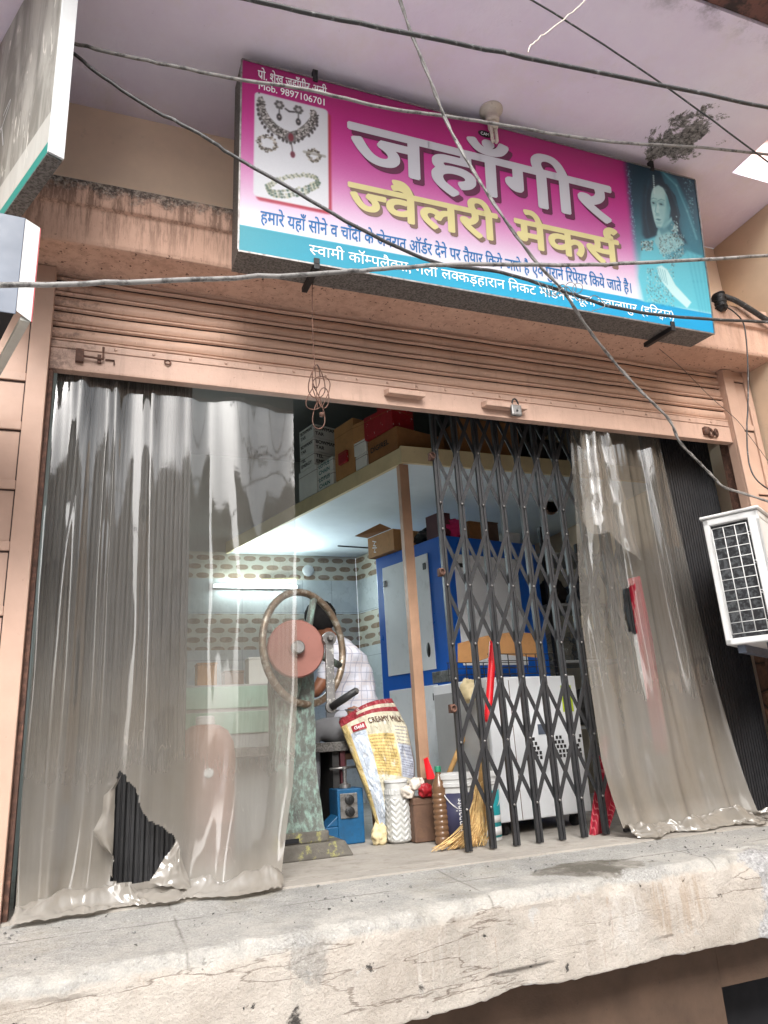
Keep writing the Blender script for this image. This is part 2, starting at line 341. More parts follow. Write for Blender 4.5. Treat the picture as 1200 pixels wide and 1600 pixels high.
def mat_platform():
    t = NT('worn_cement_and_paint'); p = t.world(); x = t.sep(p)
    g = t.mix(t.ramp(t.noise(2.2, 7, 0.65, p), 0.32, 0.68), srgb(160,159,156), srgb(190,188,184))
    grit = t.ramp(t.noise(120, 4, 0.8, p), 0.38, 0.62)
    g = t.mix(t.math('MULTIPLY', grit, 0.6), g, srgb(112,110,104))
    fl = t.ramp(t.noise(44, 3, 0.6, p), 0.64, 0.70); g = t.mix(t.math('MULTIPLY', fl, 0.5), g, srgb(210,208,202)); spec = t.ramp(t.noise(75, 3, 0.6, p), 0.62, 0.70); g = t.mix(t.math('MULTIPLY', spec, 0.6), g, (0.12,0.11,0.10))
    bl = t.ramp(t.noise(1.7, 6, 0.7, p, 0.4), 0.55, 0.70); g = t.mix(t.math('MULTIPLY', bl, 0.5), g, srgb(146,139,124))
    # dark damp patch
    dv = t.n('ShaderNodeVectorMath', operation='DISTANCE'); sc = t.n('ShaderNodeMapping'); sc.inputs['Scale'].default_value = (1,2.3,1); sc.vector_type = 'TEXTURE' ; sc.inputs['Scale'].default_value = (1,0.42,1); t.l(p, sc.inputs['Vector']); t.l(sc.outputs[0], dv.inputs[0])
    dv.inputs[1].default_value = (2.33,-0.36/0.42,0)
    d = t.math('ADD', dv.outputs['Value'], t.math('MULTIPLY', t.math('SUBTRACT', t.noise(7, 6, 0.7, p), 0.5), 0.45))
    g = t.mix(t.math('MULTIPLY', t.ramp(d, 0.24, 0.29, (1,1,1,1), (0,0,0,1)), 0.8), g, srgb(84,78,66))
    # cream paint on the front face, its ragged upper edge
    f = t.math('ADD', x[2], t.math('MULTIPLY', t.math('SUBTRACT', t.noise(6, 8, 0.72, p), 0.5), 0.10))
    pf = t.ramp(t.math('ADD', t.math('MULTIPLY', f, -4), 0.0), 0.26, 0.34)
    c = t.mix(t.ramp(t.noise(4, 6, 0.6, p), 0.35, 0.65), srgb(176,167,156), srgb(202,194,184))
    mp = t.n('ShaderNodeMapping'); mp.inputs['Scale'].default_value = (1,1,0.08); t.l(p, mp.inputs['Vector'])
    c = t.mix(t.math('MULTIPLY', t.ramp(t.noise(18, 5, 0.7, mp.outputs[0]), 0.58, 0.66), 0.35), c, srgb(214,210,204))
    c = t.mix(t.math('MULTIPLY', t.ramp(t.noise(23, 5, 0.7, mp.outputs[0]), 0.62, 0.70), 0.35), c, srgb(150,118,92))
    c = t.mix(t.math('MULTIPLY', t.ramp(t.noise(2.6, 8, 0.72, p, 0.3), 0.53, 0.62), 0.5), c, srgb(164,159,150))
    c = t.mix(t.math('MULTIPLY', t.ramp(t.noise(70, 5, 0.75, p), 0.55, 0.68), 0.35), c, srgb(112,98,84))
    pl = t.ramp(t.noise(5, 8, 0.7, p, 0.5), 0.61, 0.635); c = t.mix(pl, c, srgb(190,187,182))
    hole = t.ramp(t.noise(9, 7, 0.7, p, 0.3), 0.655, 0.67); c = t.mix(hole, c, (0.07,0.065,0.06))
    cr = t.n('ShaderNodeTexNoise'); cm = t.n('ShaderNodeMapping'); cm.inputs['Scale'].default_value = (0.35,0.35,2.6); t.l(p, cm.inputs['Vector']); t.l(cm.outputs[0], cr.inputs['Vector']); cr.inputs['Scale'].default_value = 1.5; cr.inputs['Detail'].default_value = 8; cr.inputs['Roughness'].default_value = 0.52
    crk = t.ramp(t.math('ABSOLUTE', t.math('SUBTRACT', cr.outputs['Fac'], 0.5)), 0.0, 0.0035, (1,1,1,1), (0,0,0,1))
    c = t.mix(t.math('MULTIPLY', t.math('MULTIPLY', crk, t.ramp(t.noise(0.9, 2, 0.5, p), 0.42, 0.5)), 0.75), c, (0.12,0.085,0.06))
    wl = t.math('MULTIPLY', t.ramp(t.math('MULTIPLY', f, -4), 0.02, 0.16), t.ramp(t.noise(3.2, 6, 0.7, p), 0.40, 0.56))
    g = t.mix(t.math('MULTIPLY', wl, 0.55), g, srgb(208,203,194))
    def patch(q, r0, r1, amp, sc_):
        dv_ = t.n('ShaderNodeVectorMath', operation='DISTANCE'); t.l(p, dv_.inputs[0]); dv_.inputs[1].default_value = tuple(q)
        return t.ramp(t.math('ADD', dv_.outputs['Value'], t.math('MULTIPLY', t.math('SUBTRACT', t.noise(sc_, 7, 0.75, p, 0.4), 0.5), amp)), r0, r1, (1,1,1,1), (0,0,0,1))
    cem = t.mix(t.ramp(t.noise(38, 6, 0.75, p), 0.38, 0.62), srgb(112,110,106), srgb(176,174,169))
    peel = patch(P(492,1500,y=-0.73), 0.07, 0.10, 0.30, 7); c = t.mix(t.math('MULTIPLY', peel, 0.6), c, cem); 
    peel2 = patch(P(975,1432,y=-0.53), 0.08, 0.13, 0.34, 9); c = t.mix(t.math('MULTIPLY', t.math('MULTIPLY', peel2, t.ramp(t.noise(22, 6, 0.75, p), 0.42, 0.58)), 0.5), c, srgb(206,203,198))
    pit = patch(P(468,1592,y=-0.72), 0.03, 0.04, 0.14, 14); c = t.mix(pit, c, (0.06,0.055,0.05))
    pit2 = patch(P(660,1545,y=-0.64), 0.012, 0.018, 0.05, 20); c = t.mix(pit2, c, (0.08,0.07,0.06))
    rs = t.math('MULTIPLY', patch(P(1058,1402,y=-0.52), 0.12, 0.2, 0.12, 7), t.ramp(t.noise(26, 5, 0.7, mp.outputs[0]), 0.45, 0.6)); c = t.mix(t.math('MULTIPLY', rs, 0.35), c, srgb(150,118,80))
    jl = t.math('ABSOLUTE', t.math('ADD', t.math('ADD', x[1], 0.30), t.math('MULTIPLY', t.math('SUBTRACT', t.noise(6, 3, 0.6, p), 0.5), 0.03)))
    jm = t.math('MULTIPLY', t.ramp(jl, 0.002, 0.006, (1,1,1,1), (0,0,0,1)), t.ramp(t.noise(2.4, 4, 0.6, p), 0.46, 0.52)); g = t.mix(t.math('MULTIPLY', jm, 0.7), g, srgb(92,88,80))
    jx = t.math('ABSOLUTE', t.math('SUBTRACT', t.math('FRACT', t.math('ADD', t.math('DIVIDE', x[0], 1.15), t.math('MULTIPLY', t.noise(5, 3, 0.6, p), 0.02))), 0.5))
    g = t.mix(t.math('MULTIPLY', t.math('MULTIPLY', t.ramp(jx, 0.002, 0.005, (1,1,1,1), (0,0,0,1)), t.ramp(t.noise(3.1, 4, 0.6, p), 0.44, 0.52)), 0.6), g, srgb(96,92,84))
    k = t.mix(pf, g, c)
    # broken bare concrete at the right corner
    bx = t.math('ADD', x[0], t.math('MULTIPLY', t.math('SUBTRACT', t.noise(5, 6, 0.7, p), 0.5), 0.7))
    bf = t.math('MULTIPLY', t.ramp(t.math('SUBTRACT', bx, 2.4), 0.66, 0.70), t.ramp(t.math('MULTIPLY', x[1], -1.0), 0.40, 0.45))
    k = t.mix(bf, k, t.mix(t.ramp(t.noise(70, 6, 0.75, p), 0.35, 0.65), srgb(130,128,127), srgb(200,199,198)))
    h = t.math('ADD', t.math('ADD', t.noise(90, 5, 0.75, p), t.math('MULTIPLY', t.noise(14, 5, 0.6, p), 1.2)), t.math('MULTIPLY', crk, -0.15))
    h = t.math('ADD', h, t.math('MULTIPLY', pf, 0.5)); h = t.math('ADD', h, t.math('MULTIPLY', hole, -1.0)); h = t.math('ADD', h, t.math('MULTIPLY', t.math('ADD', t.math('MULTIPLY', peel, 0.5), pit), -0.8))
    return t.fin(k, 0.9, 0, t.bump(h, 0.8, 0.014), 0.25)
M['platform'] = mat_platform()

def mat_tile():
    t = NT('patterned_wall_tile'); p = t.world(); x = t.sep(p)
    base = t.mix(t.ramp(t.noise(3, 5, 0.6, p), 0.3, 0.7), (0.55,0.58,0.57), (0.66,0.68,0.66))
    br = t.n('ShaderNodeTexBrick'); br.offset = 0.0; br.inputs['Scale'].default_value = 1.0; br.inputs['Brick Width'].default_value = 0.3; br.inputs['Row Height'].default_value = 0.45
    br.inputs['Mortar Size'].default_value = 0.003; br.inputs['Color1'].default_value = (1,1,1,1); br.inputs['Color2'].default_value = (0.94,0.94,0.94,1); br.inputs['Mortar'].default_value = (0.6,0.6,0.6,1)
    cb = t.n('ShaderNodeCombineXYZ'); t.l(t.math('ADD', x[0], t.math('MULTIPLY', x[1], 1.0)), cb.inputs[0]); t.l(x[2], cb.inputs[1]); t.l(cb.outputs[0], br.inputs['Vector'])
    base = t.mix(1.0, base, br.outputs['Color'], 'MULTIPLY')
    # rows of brown ovals in two decorative bands
    ux = t.math('ADD', x[0], x[1])
    row = t.math('FLOOR', t.math('DIVIDE', x[2], 0.088))
    off = t.math('MULTIPLY', t.math('MODULO', row, 2.0), 0.075)
    fu = t.math('SUBTRACT', t.math('FRACT', t.math('DIVIDE', t.math('ADD', ux, off), 0.15)), 0.5)
    fv = t.math('SUBTRACT', t.math('FRACT', t.math('DIVIDE', x[2], 0.088)), 0.5)
    e = t.math('ADD', t.math('POWER', t.math('ABSOLUTE', t.math('DIVIDE', fu, 0.41)), 3.0), t.math('POWER', t.math('ABSOLUTE', t.math('DIVIDE', fv, 0.30)), 2.0))
    ov = t.ramp(e, 0.9, 1.05, (1,1,1,1), (0,0,0,1))
    def band(a, b):
        return t.math('MULTIPLY', t.math('GREATER_THAN', x[2], a), t.math('LESS_THAN', x[2], b))
    bd = t.math('ADD', band(2.125, 2.39), band(1.445, 1.785))
    k = t.mix(bd, base, t.mix(ov, srgb(200,194,176), t.mix(t.noise(20, 3, 0.6, p), srgb(128,104,84), srgb(158,132,106))))
    k = t.mix(t.math('MULTIPLY', t.ramp(t.noise(1.6, 6, 0.7, p), 0.42, 0.7), 0.35), k, (0.30,0.31,0.29))
    k = t.mix(t.math('MULTIPLY', t.ramp(t.noise(12, 6, 0.75, p), 0.58, 0.7), 0.3), k, (0.16,0.14,0.11))
    return t.fin(k, t.math('ADD', 0.18, t.math('MULTIPLY', t.noise(5, 4, 0.6, p), 0.2)), 0, t.bump(br.outputs['Fac'], 0.3, -0.002), 0.5)
M['tile'] = mat_tile()

def mat_stone():
    t = NT('brown_stone_cladding'); p = t.world()
    vo = t.n('ShaderNodeTexVoronoi'); vo.feature = 'F1'; vo.inputs['Scale'].default_value = 7; t.l(p, vo.inputs['Vector'])
    ve = t.n('ShaderNodeTexVoronoi'); ve.feature = 'DISTANCE_TO_EDGE'; ve.inputs['Scale'].default_value = 7; t.l(p, ve.inputs['Vector'])
    hs = t.n('ShaderNodeSeparateColor'); t.l(vo.outputs['Color'], hs.inputs[0])
    k = t.mix(hs.outputs[0], srgb(96,66,50), srgb(158,118,88)); k = t.mix(t.ramp(t.noise(24, 6, 0.7, p), 0.4, 0.7), k, srgb(70,50,40))
    k = t.mix(t.ramp(ve.outputs['Distance'], 0.02, 0.06, (1,1,1,1), (0,0,0,1)), k, srgb(60,46,38))
    return t.fin(k, 0.8, 0, t.bump(t.ramp(ve.outputs['Distance'], 0.0, 0.12), 0.8, 0.03), 0.3)
M['stone'] = mat_stone()

def mat_pvc(name='clear_pvc', dust=0.20, tint=(0.93,0.94,0.93)):
    """clear PVC sheet with real dust: thicker film near the floor where mud splashes"""
    t = NT(name); p = t.world(); x = t.sep(p); t.t.nodes.remove(t.b)
    mp = t.n('ShaderNodeMapping'); mp.inputs['Scale'].default_value = (1,1,0.12); t.l(p, mp.inputs['Vector'])
    mp.inputs['Scale'].default_value = (1,1,0.06)
    n1 = t.noise(8, 5, 0.6, mp.outputs[0]); n2 = t.noise(2.2, 5, 0.6, p); n3 = t.noise(90, 4, 0.65, mp.outputs[0])
    zz = t.n('ShaderNodeMapRange'); zz.interpolation_type = 'SMOOTHSTEP'; zz.inputs[1].default_value = 1.5; zz.inputs[2].default_value = -0.1; zz.inputs[3].default_value = 0.0; zz.inputs[4].default_value = 0.50; t.l(t.math('ADD', x[2], t.math('MULTIPLY', t.math('SUBTRACT', n2, 0.5), 0.9)), zz.inputs[0])
    zf = t.n('ShaderNodeMapRange'); zf.inputs[1].default_value = 0.16; zf.inputs[2].default_value = 0.02; zf.inputs[4].default_value = 0.35; t.l(x[2], zf.inputs[0])
    a = t.math('ADD', t.math('MULTIPLY', t.ramp(n1, 0.35, 0.75), 0.08), t.math('MULTIPLY', t.ramp(n3, 0.5, 0.8), 0.05))
    # fine scratches and scuffs
    sm = t.n('ShaderNodeMapping'); sm.inputs['Scale'].default_value = (1,1,0.22); sm.inputs['Rotation'].default_value = (0, 0.35, 0); t.l(p, sm.inputs['Vector'])
    sw = t.ramp(t.math('ABSOLUTE', t.math('SUBTRACT', t.noise(16, 2, 0.5, sm.outputs[0], 0.5), 0.5)), 0.0, 0.010, (1,1,1,1), (0,0,0,1))
    a = t.math('ADD', a, t.math('MULTIPLY', t.math('MULTIPLY', sw, t.ramp(t.noise(4, 3, 0.6, p), 0.54, 0.66)), 0.14))
    a = t.math('ADD', a, zf.outputs[0])
    a = t.math('ADD', a, t.math('ADD', zz.outputs[0], dust-0.04), True)
    tr = t.n('ShaderNodeBsdfTransparent'); tr.inputs[0].default_value = (*tint, 1)
    df = t.n('ShaderNodeBsdfDiffuse'); tl = t.n('ShaderNodeBsdfTranslucent')
    dc = t.mix(t.ramp(n2, 0.3, 0.7), srgb(148,140,128), srgb(172,167,160))
    t.l(dc, df.inputs[0]); t.l(dc, tl.inputs[0])
    m1 = t.n('ShaderNodeMixShader'); m1.inputs[0].default_value = 0.40; t.l(df.outputs[0], m1.inputs[1]); t.l(tl.outputs[0], m1.inputs[2])
    m2 = t.n('ShaderNodeMixShader'); t.l(a, m2.inputs[0]); t.l(tr.outputs[0], m2.inputs[1]); t.l(m1.outputs[0], m2.inputs[2])
    gl = t.n('ShaderNodeBsdfGlossy'); gl.inputs['Roughness'].default_value = 0.06
    bp = t.bump(t.math('ADD', t.noise(12, 2, 0.5, mp.outputs[0]), t.math('MULTIPLY', t.noise(26, 2, 0.5, p), 0.10)), 0.12, 0.012)
    t.l(bp, gl.inputs['Normal'])
    ge = t.n('ShaderNodeNewGeometry'); dt = t.n('ShaderNodeVectorMath', operation='DOT_PRODUCT'); t.l(bp, dt.inputs[0]); t.l(ge.outputs['Incoming'], dt.inputs[1])
    fz = t.math('POWER', t.math('SUBTRACT', 1.0, t.math('ABSOLUTE', dt.outputs['Value']), True), 4.0)
    fres = t.math('ADD', 0.10, t.math('MULTIPLY', fz, 0.55), True)
    m3 = t.n('ShaderNodeMixShader'); t.l(t.math('MULTIPLY', fres, t.math('SUBTRACT', 1.0, t.math('MULTIPLY', a, 0.35)), True), m3.inputs[0]); t.l(m2.outputs[0], m3.inputs[1]); t.l(gl.outputs[0], m3.inputs[2])
    t.l(m3.outputs[0], t.o.inputs['Surface'])
    return t.m
M['pvc'] = mat_pvc()
M['pvc2'] = mat_pvc('dusty_pvc', 0.30, (0.92,0.92,0.90))
M['pvc3'] = mat_pvc('milky_pvc', 0.40, (0.93,0.93,0.92))
M['thin_poly'] = mat_pvc('thin_bag_plastic', 0.05)

def mat_check():
    t = NT('checked_shirt_cloth'); p = t.co(); x = t.sep(p)
    def st(a, per, w): return t.math('LESS_THAN', t.math('FRACT', t.math('DIVIDE', a, per)), w)
    s = t.math('ADD', st(t.math('ADD', x[0], t.math('MULTIPLY', x[1], 0.7)), 0.052, 0.10), st(x[2], 0.058, 0.09), True)
    s2 = t.math('ADD', st(t.math('ADD', t.math('ADD', x[0], t.math('MULTIPLY', x[1], 0.7)), 0.02), 0.104, 0.3), st(t.math('ADD', x[2], 0.02), 0.116, 0.3), True)
    k = t.mix(t.math('MULTIPLY', s2, 0.3), (0.62,0.63,0.70), (0.60,0.50,0.44)); k = t.mix(t.math('MULTIPLY', s, 0.6), k, (0.20,0.23,0.36))
    return t.fin(k, 0.9, 0, t.bump(t.noise(9, 4), 0.6, 0.02), 0.2)
M['check'] = mat_check()

def mat_redcloth():
    t = NT('red_striped_cloth'); p = t.co(); x = t.sep(p)
    s = t.math('LESS_THAN', t.math('FRACT', t.math('DIVIDE', x[0], 0.014)), 0.25)
    k = t.mix(t.math('MULTIPLY', s, 0.5), srgb(150,34,52), srgb(206,130,130))
    return t.fin(k, 0.9, 0, t.bump(t.noise(12, 4), 0.5, 0.02), 0.2)
M['redcloth'] = mat_redcloth()

def mat_attr(name, rough=0.35):
    t = NT(name); a = t.n('ShaderNodeAttribute'); a.attribute_name = 'Col'
    return t.fin(a.outputs['Color'], rough, 0, t.bump(t.noise(9, 3), 0.05, 0.01), 0.45)
M['print'] = mat_attr('printed_flex', 0.38)

def mat_plain(name, c, rough=0.4):
    t = NT(name); return t.fin(c, rough, 0, None, 0.4)
INK = {k: mat_plain('print_'+k, c) for k, c in {
  'grey': srgb(188,188,195), 'shade': srgb(92,22,62), 'gold': srgb(206,196,138), 'goldshade': srgb(120,96,84), 'blue': srgb(14,98,160), 'white': srgb(240,244,246), 'black': srgb(16,14,16), 'darkrim': srgb(50,16,40)}.items()}

def emis(name, c, s):
    t = NT(name); t.b.inputs['Emission Color'].default_value = (*c, 1); t.b.inputs['Emission Strength'].default_value = s
    return t.fin((0.9,0.9,0.9), 0.4)
def mat_glass(name, c, rough=0.1, alpha=0.5):
    t = NT(name); t.t.nodes.remove(t.b)
    tr = t.n('ShaderNodeBsdfTransparent'); tr.inputs[0].default_value = (*c, 1)
    gl = t.n('ShaderNodeBsdfPrincipled'); gl.inputs['Base Color'].default_value = (*c, 1); gl.inputs['Roughness'].default_value = rough
    m = t.n('ShaderNodeMixShader'); m.inputs[0].default_value = alpha; t.l(tr.outputs[0], m.inputs[1]); t.l(gl.outputs[0], m.inputs[2]); t.l(m.outputs[0], t.o.inputs['Surface'])
    return t.m
M['bottle'] = mat_glass('brown_liquid_bottle', (0.20,0.11,0.06), 0.15, 0.75)

# ------------------------------------------------------------------ lettering (Devanagari and Latin laid out glyph by glyph)
_G = {}
def glyph(s, bold=0.0):
    key = s
    if key in _G: return _G[key]
    cu = bpy.data.curves.new('glyph', 'FONT'); cu.body = s; cu.resolution_u = 5
    o = bpy.data.objects.new('glyph', cu); col.objects.link(o)
    dg = bpy.context.evaluated_depsgraph_get(); dg.update()
    me = bpy.data.meshes.new_from_object(o.evaluated_get(dg))
    r = ([(v.co.x, v.co.y) for v in me.vertices], [tuple(p.vertices) for p in me.polygons])
    bpy.data.objects.remove(o); bpy.data.curves.remove(cu); bpy.data.meshes.remove(me)
    _G[key] = r; return r
def maxx(s): 
    v, f = glyph(s); return max((p[0] for p in v), default=0.0)
def adv(s): return maxx(s+'\u093e')-maxx('\u093e')
def clipx(v, f, c):
    bm = bmesh.new(); vs = [bm.verts.new((p[0], p[1], 0)) for p in v]
    for q in f:
        try: bm.faces.new([vs[i] for i in q])
        except ValueError: pass
    bmesh.ops.bisect_plane(bm, geom=bm.verts[:]+bm.edges[:]+bm.faces[:], plane_co=(c,0,0), plane_no=(1,0,0), clear_outer=True)
    bm.verts.index_update(); r = ([(q.co.x, q.co.y) for q in bm.verts], [tuple(w_.index for w_ in q.verts) for q in bm.faces]); bm.free(); return r
def stroke(pts, wd):
    v = []; f = []
    for i, p in enumerate(pts):
        a = Vector(pts[max(i-1,0)]); b = Vector(pts[min(i+1,len(pts)-1)]); d = (b-a).normalized(); n_ = Vector((-d.y, d.x))*wd/2
        v += [(p[0]+n_.x, p[1]+n_.y), (p[0]-n_.x, p[1]-n_.y)]
        if i: k = 2*i; f.append((k-2, k-1, k+1, k))
    return v, f
def layout(text, bold=0.0):
    """{X} = half form, ^ = reph over the last letter, ~ = rakar under it, _ = subscript of the next letter. returns verts, faces, width"""
    V = []; F = []; x = 0.0; i = 0; seg = ''; lastx = 0.0
    def put(v, f, dx, dy=0.0, sc=1.0):
        b = len(V); V.extend((p[0]*sc+dx, p[1]*sc+dy) for p in v); F.extend(tuple(b+k for k in q) for q in f)
    def flush():
        nonlocal x, seg, lastx
        if seg:
            put(*glyph(seg, bold), x); x += adv(seg); seg = ''
    while i < len(text):
        c = text[i]
        if c == '{':
            flush(); ch = text[i+1]; i += 3; a = adv(ch); cut = a*0.70 if ch == 'क' else a-0.175
            put(*clipx(*glyph(ch, bold), cut), x); x += cut-0.012; continue
        if c == '^':
            flush(); pts = [(x-0.085-0.02+0.10*math.sin(t_)*1.0, 0.64+0.11*(1-math.cos(t_))) for t_ in np.linspace(0, -R(230), 12)]
            put(*stroke(pts, 0.065+bold*1.6), 0); i += 1; continue
        if c == '~':
            flush(); put(*stroke([(x-0.16, 0.26), (x-0.30, 0.09)], 0.07+bold), 0); i += 1; continue
        if c == '_':
            flush(); put(*glyph(text[i+1], bold), x-0.42, -0.22, 0.62); i += 2; continue
        seg += c; i += 1
    flush(); return V, F, x
def lettering(name, text, mat, frame, u0, u1, base, em, parent, bold=0.0, lift=0.003, du=0.0, dv=0.0):
    """frame(u, v, lift) -> world; the text spans u0..u1, em = glyph size upward"""
    V, F, wd = layout(text, bold); sx = (u1-u0)/wd; m = MB()
    k_ = 0 if bold < 0.004 else 4 if em*bold < 0.006 else 8
    for q in range(k_+1):                          # thicker letters: the outline printed several times, slightly shifted
        ox, oy = (0, 0) if q == 0 else (bold*em*math.cos(2*math.pi*q/k_+0.4), bold*em*math.sin(2*math.pi*q/k_+0.4))
        m.add([frame(u0+p[0]*sx+du+ox, base+p[1]*em+dv+oy, lift+0.00012*q) for p in V], F)
    return m.build(name, mat, parent, recalc=False)

# ================================================================== THE SETTING
MB().quad((-60,-60,-0.95),(60,-60,-0.95),(60,0.6,-0.95),(-60,0.6,-0.95)).build('street', M['street'])['kind'] = 'structure'

# raised platform in front of the shop, with a worn rounded lip and painted front face
EDGE = [(-2.5,-0.72),(0.04,-0.722),(0.57,-0.73),(1.15,-0.66),(1.70,-0.575),(2.46,-0.525),(3.19,-0.515),(6.5,-0.50)]
def edge_y(x): return float(np.interp(x, [e[0] for e in EDGE], [e[1] for e in EDGE]))
def nz(x, y=0.0, z=0.0): return mnoise.noise(Vector((x, y, z)))
def plat(u, v):
    x = -2.2+8.2*u; ye = edge_y(x); r = 0.055
    s = v*1.55
    if s < 0.62:                                   # top, slightly sloping out
        k = s/0.62; y = -0.03+(ye+r+0.03)*k; z = -0.004-0.026*k
        y0 = 1.0
    elif s < 0.78:                                 # rounded lip
        a = (s-0.62)/0.16*math.pi/2; y = ye+r-r*math.sin(a); z = -0.030-r*(1-math.cos(a))
    elif s < 1.30:                                 # front face
        k = (s-0.78)/0.52; y = ye-0.004*k; z = -0.085-0.285*k
    else:
        k = (s-1.30)/0.25; y = ye+0.5*k; z = -0.37+0.01*k
    w_ = math.exp(-((s-0.70)/0.10)**2)
    n = nz(x*3, y*3, z*3)*0.012+nz(x*9, y*9, z*9)*0.008+nz(x*26, y*26, z*26)*0.004
    big = max(0.0, nz(x*4.3+7, s*2.0, 3.1)-0.15)*0.10
    y += w_*(n*2.1+big); z += w_*(n*1.5-big*0.6)
    if s > 0.8: y += nz(x*2.2, 5.0, z*4)*0.006+nz(x*11, 1.0, z*14)*0.004+nz(x*40, 1.0, z*50)*0.002
    if 1.15 < s <= 1.36:
        z += (nz(x*7, 2.0, 0)*0.005+nz(x*25, 2.0, 1)*0.006+nz(x*70, 2.0, 1)*0.004); ch = max(0, nz(x*4.1, 3.3, 5)-0.22); y += ch*0.04; z += ch*0.02
    if x > 2.9 and s > 0.5:
        z += nz(x*14, y*14, 2)*0.02*min(1, (x-2.9)*3); y += nz(x*12, 4, z*12)*0.02*min(1, (x-2.9)*3)
    if s < 0.62: z += nz(x*5, y*5)*0.003+nz(x*17, y*17)*0.0015
    return (x, y, z)
MB().grid(plat, 420, 120).build('pavement', M['platform'], smooth=True)['kind'] = 'structure'
# shop floor with a stone sill strip and its gate-track groove
m = MB(); m.box((-0.15,0.13,-0.06),(4.6,4.0,0.0)); m.build('shop_floor', M['floor'])['kind'] = 'structure'
m = MB(); m.box((-0.15,-0.045,-0.08),(4.6,0.085,0.004)); m.box((-0.15,0.1,-0.08),(4.6,0.128,0.003)); m.box((-0.15,0.08,-0.08),(4.6,0.105,-0.012))
sill = m.build('sill', M['floor']); sill['kind'] = 'structure'

# ---- the building
BL = thing('shop_building', (2.0,0.3,0.0), 'salmon and tan shop building with stained beam and lilac roof slab', 'building')
m = MB(); m.box((-3.0,0.0,2.84),(4.32,0.25,3.87)); m.box((-3.0,0.0,-0.9),(-0.30,0.25,2.84)); m.box((-3.0,0.0,3.87),(-0.3,0.02,5.6)); m.build('front_wall', M['wall'], BL)
m = MB()
def beam(u, v):
    x = -1.2+5.52*u
    prof = [(-0.002,3.165),(-0.10,3.17),(-0.25,3.165),(-0.292,3.15),(-0.292,3.02),(-0.272,3.008),(-0.270,2.92),(-0.270,2.835),(-0.262,2.82),(-0.13,2.82),(0.02,2.82)]
    k = v*(len(prof)-1); i = min(int(k), len(prof)-2); f = k-i
    y = prof[i][0]*(1-f)+prof[i+1][0]*f; z = prof[i][1]*(1-f)+prof[i+1][1]*f
    up = max(0, (z-2.98)/0.18)*max(0.3, min(1.3, 1.4-x*0.4))
    n = nz(x*5, z*6)*0.012+nz(x*17, z*17)*0.010+nz(x*45, z*45)*0.005
    if y < -0.05: y += n*up*1.2-0.004*nz(x*2, z*2); z += n*up*1.1+0.004*nz(x*1.7)
    return (x, y, z)
m.grid(beam, 420, 60); m.build('lintel_beam', M['beam'], BL, smooth=True)
# roof slab overhead with its notch on the right
def slab_z(x, y): return 3.87+0.006*nz(x*1.3, y*1.3)
m = MB(); m.box((-3.0,-1.49,3.87),(3.85,0.0,4.05)); m.box((3.853,-0.645,3.872),(6.0,0.0,4.05))
m.build('roof_slab', M['slab'], BL)
m = MB(); m.box((-3.0,-1.62,3.89),(3.85,-1.493,4.03)); m.build('slab_fascia', M['brown_fascia'], BL)
m = MB(); m.box((3.6,-0.50,4.055),(9.0,-0.2,7.0)); m.build('upper_balcony', M['pale_pink'], BL)
m = MB(); m.box((3.6,-0.56,4.45),(9.0,-0.502,4.62)); m.box((3.6,-0.53,4.056),(9.0,-0.503,4.16)); m.build('balcony_edge', M['bright_wall'], BL)
m = MB(); m.box((4.322,-2.6,-0.02),(4.6,0.4,3.868)); m.build('side_wall', M['beige_wall'], BL)
# stone cladding low on the right return
m = MB(); m.box((4.18,-0.012,-0.05),(4.32,0.26,1.02)); m.box((4.16,0.02,0.0),(4.175,0.2,0.9)); m.build('stone_cladding', M['stone'], BL, bevel=0.004)
m = MB(); m.box((-3,-0.30,-0.95),(2.98,-0.1,-0.365)); m.box((2.982,-0.30,-0.60),(6,-0.1,-0.365)); m.build('under_wall', M['under_brown'], BL)
m = MB(); m.box((2.8,0.0,-0.95),(6,0.05,-0.3)); m.build('cellar_recess', M['void'], BL)
# interior shell
m = MB(); m.box((-0.14,0.26,0.0),(-0.10,3.7,3.4)); m.box((-0.14,3.64,2.39),(4.4,3.7,3.4)); m.build('upper_room_wall', M['room_wall'], BL)
m = MB(); m.box((4.36,0.26,0.0),(4.4,3.7,3.4)); m.build('right_room_wall', M['beige_wall'], BL)
m = MB(); m.box((-0.1,3.61,0.0),(2.66,3.66,2.388)); m.build('back_wall', M['tile'], BL)
m = MB(); m.prism([(2.662,3.61,0),(2.86,2.95,0),(4.36,2.95,0),(4.36,3.61,0)], (0,0,2.37)); m.build('inner_partition', M['tile'], BL)
m = MB(); m.box((-0.14,0.25,3.4),(4.4,3.75,3.45)); m.box((-0.05,0.13,2.52),(4.3,0.24,2.84)); m.build('ceiling', M['room_dark'], BL)
